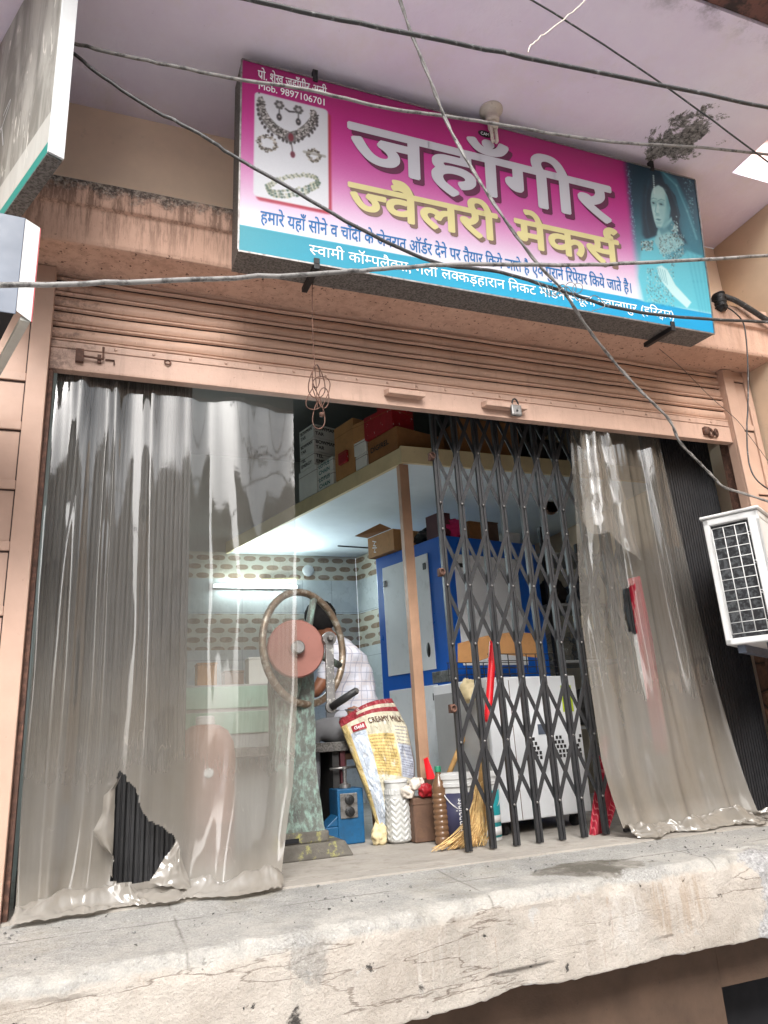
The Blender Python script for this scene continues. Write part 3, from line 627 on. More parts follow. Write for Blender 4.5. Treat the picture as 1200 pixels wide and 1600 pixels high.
# loft over the right half of the room: cream edge boards, pale underside
LS = 1.105
def ls(x, y, z): return (CAM.x+(x-CAM.x)*LS, CAM.y+(y-CAM.y)*LS, CAM.z+(z-CAM.z)*LS)
LZ = ls(0,0,2.2)[2]; LT = ls(0,0,2.307)[2]
LA = Vector((*ls(1.935,0.54,0)[:2],0)); LB = Vector((*ls(1.20,3.0,0)[:2],0)); LD = (LB-LA).normalized(); LN = Vector((-LD.y, LD.x, 0))  # LN points left, out of the loft
if LN.x > 0: LN = -LN
m = MB(); m.prism([(LA.x+0.03,LA.y+0.035,LZ+0.005),(4.35,LA.y+0.035,LZ+0.005),(4.35,3.6,LZ+0.005),(LB.x+0.04,3.6,LZ+0.005)], (0,0,0.09)); m.build('loft_soffit', M['soffit'], BL)
m = MB(); m.obox(LA+Vector((0,0,LZ-0.006)), LD*2.74, -LN*0.028, (0,0,LT-LZ-0.004)); m.box((LA.x-0.002,LA.y-0.022,LZ-0.008),(4.35,LA.y+0.005,LT-0.003)); m.build('loft_edge', M['cream'], BL, bevel=0.002)

# unseen houses added across the lane to shape curtain reflections and low sky
for nm, x0, x1, hgt, mt, lb in (('unseen_house', -15.0, -2.2, 4.2, 'facing_a', 'unseen tan two-storey house added across the lane with dark shuttered windows, left one'), ('unseen_house', -0.6, 15.0, 4.7, 'facing_b', 'unseen grey two-storey house added across the lane with dark shuttered windows, right one')):
    T = thing(nm, Vector(((x0+x1)/2, -8.5, -0.95)), lb, 'house', 'unseen houses across the lane')
    m = MB(); m.box((x0,-9.5,-0.95),(x1,-8.0,hgt)); m.build('wall', M[mt], T)
    m = MB(); m.box((x0-0.05,-9.55,hgt+0.002),(x1+0.05,-7.85,hgt+0.15)); m.build('parapet', M[mt], T, bevel=0.01)
    k = x0+1.0
    while k < x1-1.6:
        for z in (-0.1, 1.9):
            m = MB(); m.box((k,-7.998,z),(k+1.0,-7.97,z+1.25)); f = m.build('window', M['rubber'], T)
            m = MB(); m.box((k-0.07,-7.996,z-0.09),(k+1.07,-7.90,z-0.005)); m.build('sill', M[mt], f)
        k += 2.3

# door posts with pressed steel panels
PZ = [P(30,v,y=-0.06).z for v in (587,664,757,853,954,1056,1161,1272)]
def post(x0, x1, mats, inner, zs, flip=False):
    m = MB(); m.box((x0,-0.045,-0.02),(x1,0.02,2.82))
    s = 1 if not flip else -1
    a, b = (x0, x1) if not flip else (x1, x0)
    m.box((b,-0.062,-0.02),(b-s*0.085,-0.046,2.815)); m.box((a,-0.060,-0.02),(a+s*0.045,-0.046,2.815))
    o = m.build('door_post', mats, BL, bevel=0.003)
    zz = [2.76]+zs+[0.24, 0.02]
    for z in zz: r = MB(); r.box((a+s*0.046,-0.058,z-0.020),(b-s*0.086,-0.0465,z+0.020)); r.build('rung', mats, o, bevel=0.003)
    g = MB()
    for z in zz: g.box((a+s*0.046,-0.0475,z-0.027),(b-s*0.086,-0.0458,z-0.0205))
    g.box((b-s*0.0865,-0.0475,0.0),(b-s*0.091,-0.0458,2.8))
    g.build('groove', M['dark_line'], o)
    return o
post(-0.315,-0.035, M['post'], None, PZ)
post(4.075,4.30, M['post'], None, [2.4,1.95,1.5,1.05,0.6], True)
for a, b in (((4.09,0.022,0.0),(4.13,0.10,2.82)),((-0.075,0.022,0.0),(-0.038,0.10,2.82)),((-0.033,-0.02,0.0),(-0.015,0.03,2.29))): m = MB(); m.box(a, b); m.build('shutter_guide', M['rust'], BL)

# ---- rolling shutter, half lowered
SH = thing('roller_shutter', (2.02,0.0,2.3), 'salmon pink ribbed rolling shutter half lowered across the shop front', 'shutter')
m = MB(); z0, z1, pitch = 2.445, 2.835, 0.078
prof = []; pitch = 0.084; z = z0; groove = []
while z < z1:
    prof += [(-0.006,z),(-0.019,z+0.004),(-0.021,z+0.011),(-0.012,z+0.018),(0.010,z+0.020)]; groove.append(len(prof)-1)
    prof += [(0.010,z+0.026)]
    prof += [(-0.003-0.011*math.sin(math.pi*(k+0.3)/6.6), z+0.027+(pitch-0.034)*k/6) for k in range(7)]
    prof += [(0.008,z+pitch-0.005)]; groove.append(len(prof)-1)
    z += pitch
NX = 120
xs = [-0.036+4.112*i/NX for i in range(NX+1)]
vs = [(x, y+0.008*nz(x*1.5, zz*7)+0.003*nz(x*6, zz*12), zz+0.005*nz(x*0.9, zz*3)+0.002*nz(x*4, zz*9)) for y, zz in prof for x in xs]
fs = [(j*(NX+1)+i, j*(NX+1)+i+1, (j+1)*(NX+1)+i+1, (j+1)*(NX+1)+i) for j in range(len(prof)-1) for i in range(NX)]
m.add(vs, fs)
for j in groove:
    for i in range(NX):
        if j < len(prof)-1: m.mi[j*NX+i] = 1  # dark colour on groove faces stands in for the slat shadow line
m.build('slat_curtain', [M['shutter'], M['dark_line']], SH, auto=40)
m = MB(); m.box((-0.034,-0.024,2.30),(4.075,0.012,2.405)); m.box((-0.034,-0.030,2.405),(4.075,0.012,2.412)); m.box((-0.034,-0.022,2.413),(4.075,0.012,2.445)); m.box((-0.034,-0.03,2.292),(4.075,0.02,2.2995))
rl = m.build('bottom_rail', M['rail'], SH, bevel=0.003)
m = MB()
for k in range(22):
    m = MB(); x = 0.25+k*0.175; m.lathe([(0.008,0),(0.007,0.004),(0.003,0.006),(0,0.006)], (x,-0.022,2.428), 10, (0,-1,0)); m.build('rivet', M['rail'], rl, smooth=True)
for (u0, u1, vv) in ((600,657,613),(752,815,632)):
    a = P(u0,vv,y=-0.03); b = P(u1,vv+6,y=-0.03); m = MB()
    m.prism([(a.x,-0.026,a.z+0.016),(a.x,-0.026,a.z-0.02),(a.x+0.01,-0.075,a.z-0.022),(a.x+0.012,-0.08,a.z+0.004)], (b.x-a.x,0,0))
    m.build('handle', M['rail'], SH, bevel=0.003)
a = P(118,560,y=-0.03); m = MB()
m.box((a.x,-0.05,a.z-0.02),(a.x+0.035,-0.025,a.z+0.045)); m.tube([(a.x+0.03,-0.045,a.z+0.01),(a.x+0.12,-0.045,a.z+0.005),(a.x+0.12,-0.06,a.z+0.06)], 0.006); m.box((a.x+0.095,-0.04,a.z-0.012),(a.x+0.112,-0.025,a.z+0.03)); m.tube([(a.x+0.13,-0.03,a.z+0.012),(a.x+0.17,-0.03,a.z+0.012),(a.x+0.17,-0.03,a.z-0.012)], 0.004)
m.build('latch', M['rust'], SH, bevel=0.002)
a = P(262,566,y=-0.03); m = MB(); m.torus(a, 0.014, 0.004, (0,-1,0.3), 20, 8); m.build('keyhole_ring', M['rust'], SH, smooth=True)
a = P(1110,676,y=-0.03); m = MB(); m.torus(a, 0.026, 0.010, (0.2,-1,0.1), 24, 8); m.torus(a+Vector((0.04,-0.01,0.0)), 0.022, 0.008, (0.5,-1,0), 24, 8); m.box(a+Vector((-0.06,0.005,-0.02)), a+Vector((-0.02,-0.02,0.03))); m.build('hasp', M['rust'], SH, smooth=True)
# padlock on the second handle
a = P(806,640,y=-0.075); PL = thing('padlock', a, 'small square steel padlock hanging on the right shutter handle', 'padlock')
m = MB(); m.box(a+Vector((-0.034,-0.012,-0.04)), a+Vector((0.034,0.012,0.028))); m.build('lock_body', M['steel'], PL, bevel=0.008, seg=3)
m = MB(); m.tube([a+Vector((0.02*math.cos(t), 0, 0.028+0.04*math.sin(t))) for t in np.linspace(0, math.pi, 10)], 0.005); m.build('shackle', M['black'], PL, smooth=True)
m = MB(); m.lathe([(0.007,0),(0.007,0.003),(0,0.003)], a+Vector((0,-0.012,-0.012)), 12, (0,-1,0)); m.build('keyhole', M['black'], PL)

# ================================================================== SHOP SIGN
SB0 = Vector((0.754,-0.5,2.749)); SX = Vector((1,0,0)); SV = Vector((0,-0.1,1.034)).normalized(); SN = SX.cross(SV); SW, SHT = 2.818, 1.039
if SN.y > 0: SN = -SN
def sgn(u, v, lift=0.0): return SB0+SX*u+SV*v+SN*lift
def SP(px, py):
    d = _M @ Vector(((px-600)/FPX, (800-py)/FPX, -1.0)); t = (SB0-CAM).dot(SN)/d.dot(SN); q = CAM+d*t-SB0
    return (q.dot(SX), q.dot(SV))
SG = thing('shop_sign', SB0+Vector((1.4,0,0)), 'long pink and teal jewellery shop sign in Hindi above the shutter', 'shop sign')
m = MB(); q = [sgn(0,0,0), sgn(SW,0,0), sgn(SW,0,-0.19), sgn(0,0,-0.19)]; m.prism(q, SV*SHT); m.build('sign_box', M['granite'], SG, bevel=0.002)
m = MB()
for a, b in (((0,0),(SW,0)),((0,SHT),(SW,SHT))): m.obox(sgn(a[0],a[1]-0.004,0.0005), SX*SW, SV*0.008, SN*0.005)
for u in (-0.004, SW-0.004): m.obox(sgn(u,0.005,0.0005), SX*0.008, SV*(SHT-0.01), SN*0.0052)
m.build('rim', M['steel'], SG)
# printed face: one flex sheet, printed picture built as colour values on a fine grid
GU, GV = 627, 231
Ug, Vg = np.meshgrid(np.linspace(0, SW, GU+1), np.linspace(0, SHT, GV+1))
img = np.zeros((GV+1, GU+1, 3))
def lerpc(x, xs_, cs): return np.stack([np.interp(x, xs_, [c[i] for c in cs]) for i in range(3)], -1)
img[:] = lerpc(Vg, [0.12,0.21,0.36,0.52,0.72,0.90,1.04], [(236,236,244),(234,226,240),(228,170,212),(216,104,178),(204,44,146),(190,16,124),(168,14,108)])
rng = np.random.default_rng(3)
def comp(mask, c, al=1.0):
    k = (mask*al)[..., None]; img[:] = img*(1-k)+np.array(c, float)*k if not isinstance(c, np.ndarray) or c.ndim == 1 else img*(1-k)+c*k
def sub(pts, soft):
    us = [p[0] for p in pts]; vs_ = [p[1] for p in pts]; pad = soft*2+0.01
    i0 = max(0, int((min(us)-pad)/SW*GU)); i1 = min(GU+1, int((max(us)+pad)/SW*GU)+2); j0 = max(0, int((min(vs_)-pad)/SHT*GV)); j1 = min(GV+1, int((max(vs_)+pad)/SHT*GV)+2)
    return slice(j0, j1), slice(i0, i1)
def poly(pts, c, soft=0.006, al=1.0):
    """soft-edged polygon in sign coordinates"""
    js, is_ = sub(pts, soft); X = Ug[js, is_]; Y = Vg[js, is_]
    if X.size == 0: return
    ins = np.zeros(X.shape, bool); dm = np.full(X.shape, 9.0); n = len(pts)
    for k in range(n):
        (x1, y1), (x2, y2) = pts[k], pts[(k+1) % n]
        cnd = ((y1 > Y) != (y2 > Y)); xi = (x2-x1)*(Y-y1)/((y2-y1) if abs(y2-y1) > 1e-9 else 1e-9)+x1; ins ^= cnd & (X < xi)
        dx, dy = x2-x1, y2-y1; t = np.clip(((X-x1)*dx+(Y-y1)*dy)/(dx*dx+dy*dy+1e-12), 0, 1); dm = np.minimum(dm, np.hypot(X-x1-t*dx, Y-y1-t*dy))
    sdf = np.where(ins, -dm, dm); mk = np.clip(0.5-sdf/(2*soft), 0, 1); mk = mk*mk*(3-2*mk)
    k = (mk*al)[..., None]; img[js, is_] = img[js, is_]*(1-k)+np.array(c, float)*k
def dot(u, v, r, c, al=1.0, ry=None, soft=0.003):
    ry = ry or r; pts = [(u-r, v-ry), (u+r, v+ry)]; js, is_ = sub(pts, soft); X = Ug[js, is_]; Y = Vg[js, is_]
    d = (np.hypot((X-u)/r, (Y-v)/ry)-1)*min(r, ry); mk = np.clip(0.5-d/(2*soft), 0, 1); k = (mk*al)[..., None]
    img[js, is_] = img[js, is_]*(1-k)+np.array(c, float)*k
def line(pts, wd, c, al=1.0, soft=0.003):
    for (x1, y1), (x2, y2) in zip(pts, pts[1:]):
        js, is_ = sub([(x1,y1),(x2,y2)], wd); X = Ug[js, is_]; Y = Vg[js, is_]; dx, dy = x2-x1, y2-y1
        t = np.clip(((X-x1)*dx+(Y-y1)*dy)/(dx*dx+dy*dy+1e-12), 0, 1); d = np.hypot(X-x1-t*dx, Y-y1-t*dy)-wd/2
        mk = np.clip(0.5-d/(2*soft), 0, 1); k = (mk*al)[..., None]; img[js, is_] = img[js, is_]*(1-k)+np.array(c, float)*k
Z1 = lambda x, y: SP(360+x/2.857, 80+y/2.857)
Z2 = lambda x, y: SP(740+x/3, 180+y/3)
# teal band along the bottom
tb = lerpc(Ug, [0, 0.5, 1.4, 2.8], [(0,146,164),(0,156,186),(0,164,206),(0,158,214)])
k = np.clip((0.136-Vg)/0.006+0.5, 0, 1)[..., None]; img[:] = img*(1-k)+tb*k
# jewellery card
def rrect(a, b, c, d, r=0.02):
    pts = []; 
    for (cx, cy, t0) in ((b[0]-r,b[1]-r,0),(a[0]+r,a[1]-r,90),(d[0]+r,d[1]+r,180),(c[0]-r,c[1]+r,270)):
        pts += [(cx+r*math.cos(R(t0+q)), cy+r*math.sin(R(t0+q))) for q in (0,30,60,90)]
    return pts
poly([(p[0]+0.014, p[1]-0.018) for p in rrect((0.066,0.874),(0.437,0.874),(0.437,0.30),(0.066,0.30))], (176,30,60), 0.008)
poly(rrect((0.066,0.874),(0.437,0.874),(0.437,0.30),(0.066,0.30)), (226,228,234), 0.004)
nk = [(135,215),(140,262),(160,305),(195,345),(235,372),(272,385),(312,372),(348,340),(372,305),(372,270)]
nkp = []
for (a, b), (c, d) in zip(nk, nk[1:]):
    for t in np.linspace(0, 1, 9, endpoint=False): nkp.append((a+(c-a)*t, b+(d-b)*t))
for i, (a, b) in enumerate(nkp):
    u, v = Z1(a, b); wd = 0.012+0.012*math.sin(math.pi*i/len(nkp))
    dot(u, v, wd*1.15, (120,116,114), 0.9)
for i, (a, b) in enumerate(nkp):
    u, v = Z1(a, b)
    for q in range(9):
        du, dv = rng.normal(0, 0.010, 2); c = rng.choice([40, 70, 190, 225]); dot(u+du, v+dv, 0.0035, (c, c-4, c-8))
for i, (a, b) in enumerate(nkp[::4]):
    u, v = Z1(a+(-14 if a < 200 else 14 if a > 330 else 0), b+26); dot(u, v, 0.007, (60,54,54), 1, 0.010)
u, v = Z1(270,385); dot(u, v, 0.026, (110,104,104)); dot(u, v, 0.013, (120,20,40), 1, 0.022)
u, v = Z1(278,462); dot(u, v, 0.012, (110,26,50), 1, 0.018); line([Z1(272,410), Z1(277,446)], 0.006, (90,80,80))
for a, b in ((218,240),(303,262)):
    u, v = Z1(a, b)
    for t in range(6): dot(u+0.017*math.cos(t*1.047), v+0.017*math.sin(t*1.047), 0.009, (90,88,88))
    dot(u, v, 0.008, (190,190,190)); line([(u,v-0.02),(u,v-0.06)], 0.006, (80,78,78)); dot(u, v-0.07, 0.013, (50,46,48), 1, 0.02); dot(u, v-0.068, 0.005, (190,180,180))
line([Z1(246,258), Z1(262,270), Z1(284,272)], 0.010, (70,66,70))
for (a, b, rr) in ((163,412,0.042),(372,466,0.030)):
    u, v = Z1(a, b)
    for t in range(26):
        an = t*2*math.pi/26
        for q in range(3):
            c = rng.choice([90,150,60,200]); dot(u+(rr+rng.normal(0,0.006))*math.cos(an), v+(rr*0.9+rng.normal(0,0.006))*math.sin(an), 0.0045, (c,c-8,c-20))
line([Z1(330,450), Z1(420,470)], 0.016, (150,146,136), 0.7)
for ring in range(3):
    for t in range(64):
        an = t*2*math.pi/64; a = 275+112*math.cos(an)+ring*4; b = 588-math.cos(an)*18+(34+ring*4)*math.sin(an)+ring*9
        u, v = Z1(a, b); front = math.sin(an) > -0.1
        c = (60,90,76) if (t % 3 == 0 and front) else (196,196,170) if t % 2 else (120,128,110)
        dot(u+rng.normal(0,0.002), v+rng.normal(0,0.002), 0.0065 if front else 0.005, c, 0.95)
# printed portrait of a woman in jewellery, teal tinted
pw = np.clip((Ug-2.255)/0.07, 0, 1)
pw = pw*pw*(3-2*pw)
hv = lerpc(Vg, [0.10,0.25,0.45,0.65,0.85,1.04], [(150,214,228),(128,204,220),(70,156,176),(40,112,134),(24,78,100),(22,62,84)])
gl = np.clip((Ug-2.3)/0.35, 0, 1)[..., None]
hv = hv*(0.75+0.25*gl)+(np.array([214,234,240.0])*(1-gl))*0.25*np.clip((0.75-Vg)/0.4, 0, 1)[..., None]
kk = (pw*(Vg > 0.128))[..., None]; img[:] = img*(1-kk)+hv*kk
for x_, w_ in ((722,0.010),(990,0.012),(1005,0.008)):
    for q in range(70):
        yy = 240+rng.random()*360; u, v = Z2(x_+rng.normal(0,5)+(yy-240)*0.09, yy); dot(u, v, 0.004, (150,206,214), 0.55)
poly([Z2(*p) for p in [(800,300),(850,262),(905,285),(955,360),(985,470),(1000,600),(950,600),(820,600),(792,560),(786,430)]], (16,52,70), 0.02)
poly([Z2(*p) for p in [(872,255),(950,300),(1005,420),(1060,600),(1090,720),(1040,660),(975,560),(945,450),(905,340)]], (46,128,150), 0.014, 0.85)
line([Z2(*p) for p in [(880,262),(950,330),(1000,450),(1045,580)]], 0.010, (150,214,222), 0.6, 0.008)
poly([Z2(*p) for p in [(790,590),(858,566),(885,650),(930,700),(1000,636),(1070,660),(1105,800),(1118,925),(960,900),(800,880),(772,760)]], (98,196,214), 0.012)
poly([Z2(*p) for p in [(868,520),(938,470),(955,560),(985,600),(940,640),(880,650),(846,592)]], (146,204,210), 0.010)
poly([Z2(*p) for p in [(905,530),(940,478),(955,560),(965,590),(930,560)]], (70,140,156), 0.010, 0.8)
poly([Z2(*p) for p in [(832,352),(846,334),(866,328),(890,342),(910,382),(921,438),(914,486),(894,518),(872,534),(857,526),(846,495),(836,450),(828,404)]], (178,222,222), 0.006)
poly([Z2(*p) for p in [(900,372),(918,405),(924,445),(916,490),(880,534),(896,480),(902,420)]], (92,164,176), 0.012, 0.8)
poly([Z2(*p) for p in [(822,360),(838,322),(866,312),(905,324),(945,378),(968,470),(955,530),(930,492),(924,436),(906,376),(886,340),(864,327),(842,340),(830,372),(826,400)]], (14,46,62), 0.006)
for (pl_, cl_, sf_, al_) in (([(836,350),(868,330),(900,350),(885,385),(845,385)],(206,238,236),0.02,0.5),([(832,400),(892,404),(894,428),(836,424)],(104,164,172),0.012,0.55),([(858,410),(868,410),(870,462),(860,466)],(214,240,238),0.008,0.6),([(850,462),(872,464),(868,474),(852,472)],(110,168,176),0.008,0.6),([(852,500),(882,500),(878,512),(858,512)],(110,168,176),0.010,0.5),([(838,440),(850,436),(852,470),(846,480)],(204,236,234),0.010,0.5),([(858,520),(890,530),(905,520),(930,500),(920,545),(880,560)],(60,126,142),0.014,0.6),([(800,330),(828,350),(824,440),(842,520),(856,560),(815,570),(795,480)],(10,40,56),0.016,0.8)):
    poly([Z2(*p) for p in pl_], cl_, sf_, al_)
for a, b, rx in ((842,412,0.013),(878,418,0.018)):
    u, v = Z2(a, b); dot(u, v, rx*0.9, (58,108,120), 0.8, 0.006); dot(u, v, 0.005, (14,34,42), 0.9); line([Z2(a-14,b-17), Z2(a,b-23), Z2(a+16,b-18)], 0.004, (70,120,130), 0.6)
line([Z2(856,420), Z2(850,452), Z2(858,462), Z2(866,460)], 0.005, (110,170,178), 0.9)
u, v = Z2(866,490); dot(u, v, 0.014, (84,140,150), 0.9, 0.007); poly([Z2(*p) for p in [(862,440),(905,430),(915,480),(890,510)]], (150,204,208), 0.02, 0.6); line([Z2(880,262), Z2(915,330), Z2(950,420), Z2(972,520)], 0.012, (40,92,112), 0.6, 0.008); line([Z2(822,300), Z2(806,380), Z2(806,480), Z2(822,560)], 0.010, (36,84,104), 0.6, 0.008); line([Z2(854,490), Z2(878,490)], 0.002, (50,96,108), 0.7)
for t in range(9): u, v = Z2(842+t*0.6, 285+t*10); dot(u, v, 0.006, (216,238,236), 0.95)
for q in range(60):
    u, v = Z2(945+rng.normal(0,9), 540+rng.normal(0,22)); c = rng.choice([230,60,190]); dot(u, v, 0.005, (c*0.86, c, c), 0.9)
for q in range(420):
    a = rng.random()*115+870; b = 560+rng.random()*(90+60*math.exp(-((a-930)/35)**2)); u, v = Z2(a, b); c = rng.choice([232,40,150,205]); dot(u, v, 0.0036, (c*0.86, c, c), 0.6)
for q in range(160): u, v = Z2(785+rng.random()*55, 590+rng.random()*45); c = rng.choice([225,60,170]); dot(u, v, 0.004, (c*0.86, c, c), 0.8)
for q in range(420): u, v = Z2(810+rng.random()*130+0, 720+rng.random()*180); c = rng.choice([226,90,180]); dot(u, v, 0.004, (c*0.8, c, c), 0.55)
poly([Z2(*p) for p in [(858,712),(880,704),(908,726),(945,796),(1020,878),(1000,905),(930,842),(880,776),(866,748)]], (196,236,238), 0.006)
for t in range(4): line([Z2(862+t*11,716+t*4), Z2(880+t*9,770+t*8)], 0.004, (90,160,176), 0.8)
for q in range(4): line([Z2(1000+q*22,640+q*6), Z2(1030+q*18,780), Z2(1060+q*14,920)], 0.010, (60,160,186), 0.5, 0.01)
k = np.clip((0.10+0.03*np.sin((Ug-2.2)*6)-Vg)/0.02+0.5, 0, 1)[..., None]*(Ug > 2.25)[..., None]; img[:] = img*(1-k)+tb*k
img += rng.normal(0, 1.2, (GV+1, GU+1, 1))
lin = np.clip(img/255, 0, 1); lin = np.where(lin <= 0.04045, lin/12.92, ((lin+0.055)/1.055)**2.4)*0.74
m = MB(); m.grid(lambda u, v: sgn(u*SW, v*SHT, 0.0015), GU, GV)
fp = m.build('face_panel', M['print'], SG, recalc=False)
ca = fp.data.color_attributes.new('Col', 'FLOAT_COLOR', 'POINT')
ca.data.foreach_set('color', np.concatenate([lin.reshape(-1, 3), np.ones(((GU+1)*(GV+1), 1))], 1).astype(np.float32).ravel())
if fp.data.polygons[0].normal.dot(SN) < 0: fp.data.flip_normals()
TI = 'जहाँगीर'
lettering('title_shadow', TI, INK['shade'], sgn, 0.548, 2.142, 0.595, 0.372, SG, 0.030, 0.0025, 0.024, -0.028)
lettering('title_lettering', TI, INK['grey'], sgn, 0.548, 2.142, 0.595, 0.372, SG, 0.030, 0.004)
T2a, T2b = '{ज}वैलरी', 'मेकस^'
lettering('subtitle_shadow', T2a, INK['goldshade'], sgn, 0.542, 1.372, 0.325, 0.25, SG, 0.038, 0.0025, 0.015, -0.018)
lettering('subtitle_lettering', T2a, INK['gold'], sgn, 0.542, 1.372, 0.325, 0.25, SG, 0.030, 0.004)
lettering('subtitle_shadow', T2b, INK['goldshade'], sgn, 1.49, 2.165, 0.325, 0.25, SG, 0.038, 0.0025, 0.015, -0.018)
lettering('subtitle_lettering', T2b, INK['gold'], sgn, 1.49, 2.165, 0.325, 0.25, SG, 0.030, 0.004)
lettering('service_line', 'हमारे यहाँ सोने व चाँदी के जेवरात ऑड^र देने पर तैयार िकये जाते है एवं पुराने िरपेयर िकये जाते है।', INK['blue'], sgn, 0.102, 2.239, 0.166, 0.098, SG, 0.013, 0.003)
lettering('address_line', '{स}वामी कॉ{म}पलै{क}स, गली ल{क}कड़हारान िनकट मॉडन^ {स}कूल, {ज}वालापुर (हिरद_वार)', INK['white'], sgn, 0.337, 2.528, 0.047, 0.080, SG, 0.0, 0.003)
lettering('owner_line', 'प~ो. शेख जहाँगीर अली', INK['white'], sgn, 0.08, 0.431, 0.952, 0.075, SG, 0.01, 0.003)
lettering('phone_line', 'Mob. 9897106701', INK['white'], sgn, 0.082, 0.428, 0.893, 0.056, SG, 0.008, 0.003)
m = MB(); c = sgn(1.336,0.972,0.003); m.add([c+SX*0.042*math.cos(t)+SV*0.022*math.sin(t) for t in np.linspace(0, 2*math.pi, 28, endpoint=False)], [tuple(range(28))])
ov = m.build('maker_badge', INK['black'], SG, recalc=False)
lettering('badge_lettering', 'CAM', INK['white'], sgn, 1.310, 1.362, 0.963, 0.026, SG, 0.0, 0.0045)
# black hanger clips
for (px, py, top) in ((492,118,1),(1018,262,1)):
    u, v = SP(px, py); m = MB(); c = sgn(u, SHT-0.02, 0.0); m.obox(c-SX*0.012+SN*0.008, SX*0.026, SV*0.07, -SN*0.03); m.build('hanger_clip', M['black'], SG, bevel=0.002)
for (px, py) in ((490,437),(1048,520)):
    u, v = SP(px, py); m = MB(); c = sgn(u, -0.028, 0.012); m.obox(c, SX*0.028, SV*0.027, -SN*0.24); m.obox(c+SV*0.027, SX*0.028, SV*0.03, -SN*0.01); m.build('bracket_bar', M['black'], SG, bevel=0.002)

# ================================================================== LAMP, SIGNS AND CABLES OVERHEAD
a = P(767,172,z=3.87)
LM = thing('ceiling_lamp', a, 'dirty round lamp holder with a two-tube bulb under the lilac slab', 'lamp')
m = MB(); m.lathe([(0.065,0.0),(0.065,-0.012),(0.05,-0.024),(0.036,-0.03),(0.034,-0.065),(0.04,-0.07),(0.038,-0.09),(0,-0.09)], a, 26); m.build('holder', M['porcelain'], LM, smooth=True)
m = MB()
for dx in (-0.014, 0.014): m.tube([a+Vector((dx,0,-0.09)), a+Vector((dx,0,-0.21)), a+Vector((dx*0.5,0,-0.222))], 0.010, 10)
m.lathe([(0.028,-0.088),(0.028,-0.125),(0.02,-0.13),(0,-0.13)], a, 18); m.build('bulb', M['porcelain'], LM, smooth=True)

# neighbour's old sign board, seen nearly edge-on at the left
bd = P(5,335,z=2.652)-Vector((-0.008,-1.0,2.652)); bd.z = 0; bd.normalize(); bn = Vector((-bd.y, bd.x, 0)); bn = bn if bn.x < 0 else -bn
o0 = Vector((-0.008,-1.0,2.652)); L_ = 1.3; Hb = 1.2
LB_ = thing('sign_board', o0, 'old streaked sign board with white frame hung edge-on above the left post', 'sign board')
def mat_oldboard():
    t = NT('streaked_old_board'); p = t.world(); x = t.sep(p)
    mp = t.n('ShaderNodeMapping'); mp.inputs['Scale'].default_value = (3,3,0.6); t.l(p, mp.inputs['Vector'])
    k = t.mix(t.ramp(t.noise(3, 6, 0.65, mp.outputs[0], 0.6), 0.40, 0.6), srgb(118,117,110), srgb(162,161,154))
    k = t.mix(t.ramp(t.noise(6, 4, 0.6, mp.outputs[0], 1.0), 0.62, 0.66), k, srgb(200,198,190))
    r = t.n('ShaderNodeMapRange'); r.inputs[1].default_value = -0.30; r.inputs[2].default_value = -0.50; t.l(x[0], r.inputs[0])
    k = t.mix(t.math('MULTIPLY', r.outputs[0], t.math('GREATER_THAN', x[2], 2.86)), k, srgb(120,30,48))
    g = t.math('LESS_THAN', x[2], 2.70); k = t.mix(g, k, srgb(30,130,120))
    w2 = t.math('MULTIPLY', t.math('LESS_THAN', x[2], 2.84), t.math('GREATER_THAN', x[2], 2.70)); k = t.mix(t.math('MULTIPLY', w2, 0.7), k, srgb(190,190,184))
    return t.fin(k, 0.5, 0, None, 0.4)
M['oldboard'] = mat_oldboard()
m = MB(); m.obox(o0+bd*0.012, bd*L_, -bn*0.05, (0,0,Hb)); m.build('board_panel', M['oldboard'], LB_)
m = MB(); m.obox(o0+Vector((0,0,-0.001)), bd*0.0115, -bn*0.058, (0,0,Hb)); m.build('frame_edge', M['white_edge'], LB_, bevel=0.002)
m = MB(); m.obox(o0+bd*0.012+Vector((0,0,-0.008)), bd*L_, -bn*0.055, (0,0,0.007)); m.build('bottom_edge', M['granite'], LB_)
# vague painted letters on its red end
m = MB()
for k in range(5):
    s0 = 0.55+k*0.09; pts = [(s0+0.05*math.sin(q*1.9+k), 0.42+0.11*math.sin(q*0.8+k*1.3)+0.05*q) for q in range(5)]
    for (a1, b1), (a2, b2) in zip(pts, pts[1:]): m.bar(o0+bd*a1+bn*0.0015+Vector((0,0,b1)), o0+bd*a2+bn*0.0015+Vector((0,0,b2)), 0.007, 0.001, bn)
m.build('faded_lettering', M['white_edge'], LB_)

# grey sheet-metal sign box below it
f0 = Vector((-0.012,-1.0,0)); zt, zb = 2.335, 1.972
dd = P(0,585,z=zb-0.012)-(f0+Vector((0,0,zb-0.012))); dd.z = 0; dd.normalize()
GB = thing('sign_box', Vector((-0.3,-0.9,zb)), 'grey sheet metal sign box with white edge strip beside the left post', 'sign box')
fx = Vector((-1.0,-0.06,0)).normalized(); ht = zt-zb
m = MB(); m.obox(f0+fx*0.045+Vector((0,0,zb)), fx*0.9, (0,0.004,0), (0,0,ht+0.015)); m.obox(f0+fx*0.045+Vector((0,0.006,zt-0.012)), fx*0.9, dd*0.5, (0,0,0.012)); m.build('front_sheet', M['grey_metal'], GB, bevel=0.002)
m = MB(); m.prism([f0+fx*0.044+Vector((0,-0.002,zb+0.012)), f0+Vector((0,0.012,zb-0.012)), f0+Vector((0,0.012,zt-0.004)), f0+fx*0.044+Vector((0,-0.002,zt+0.01))], (0,0.004,0)); m.build('edge_strip', M['white_edge'], GB)
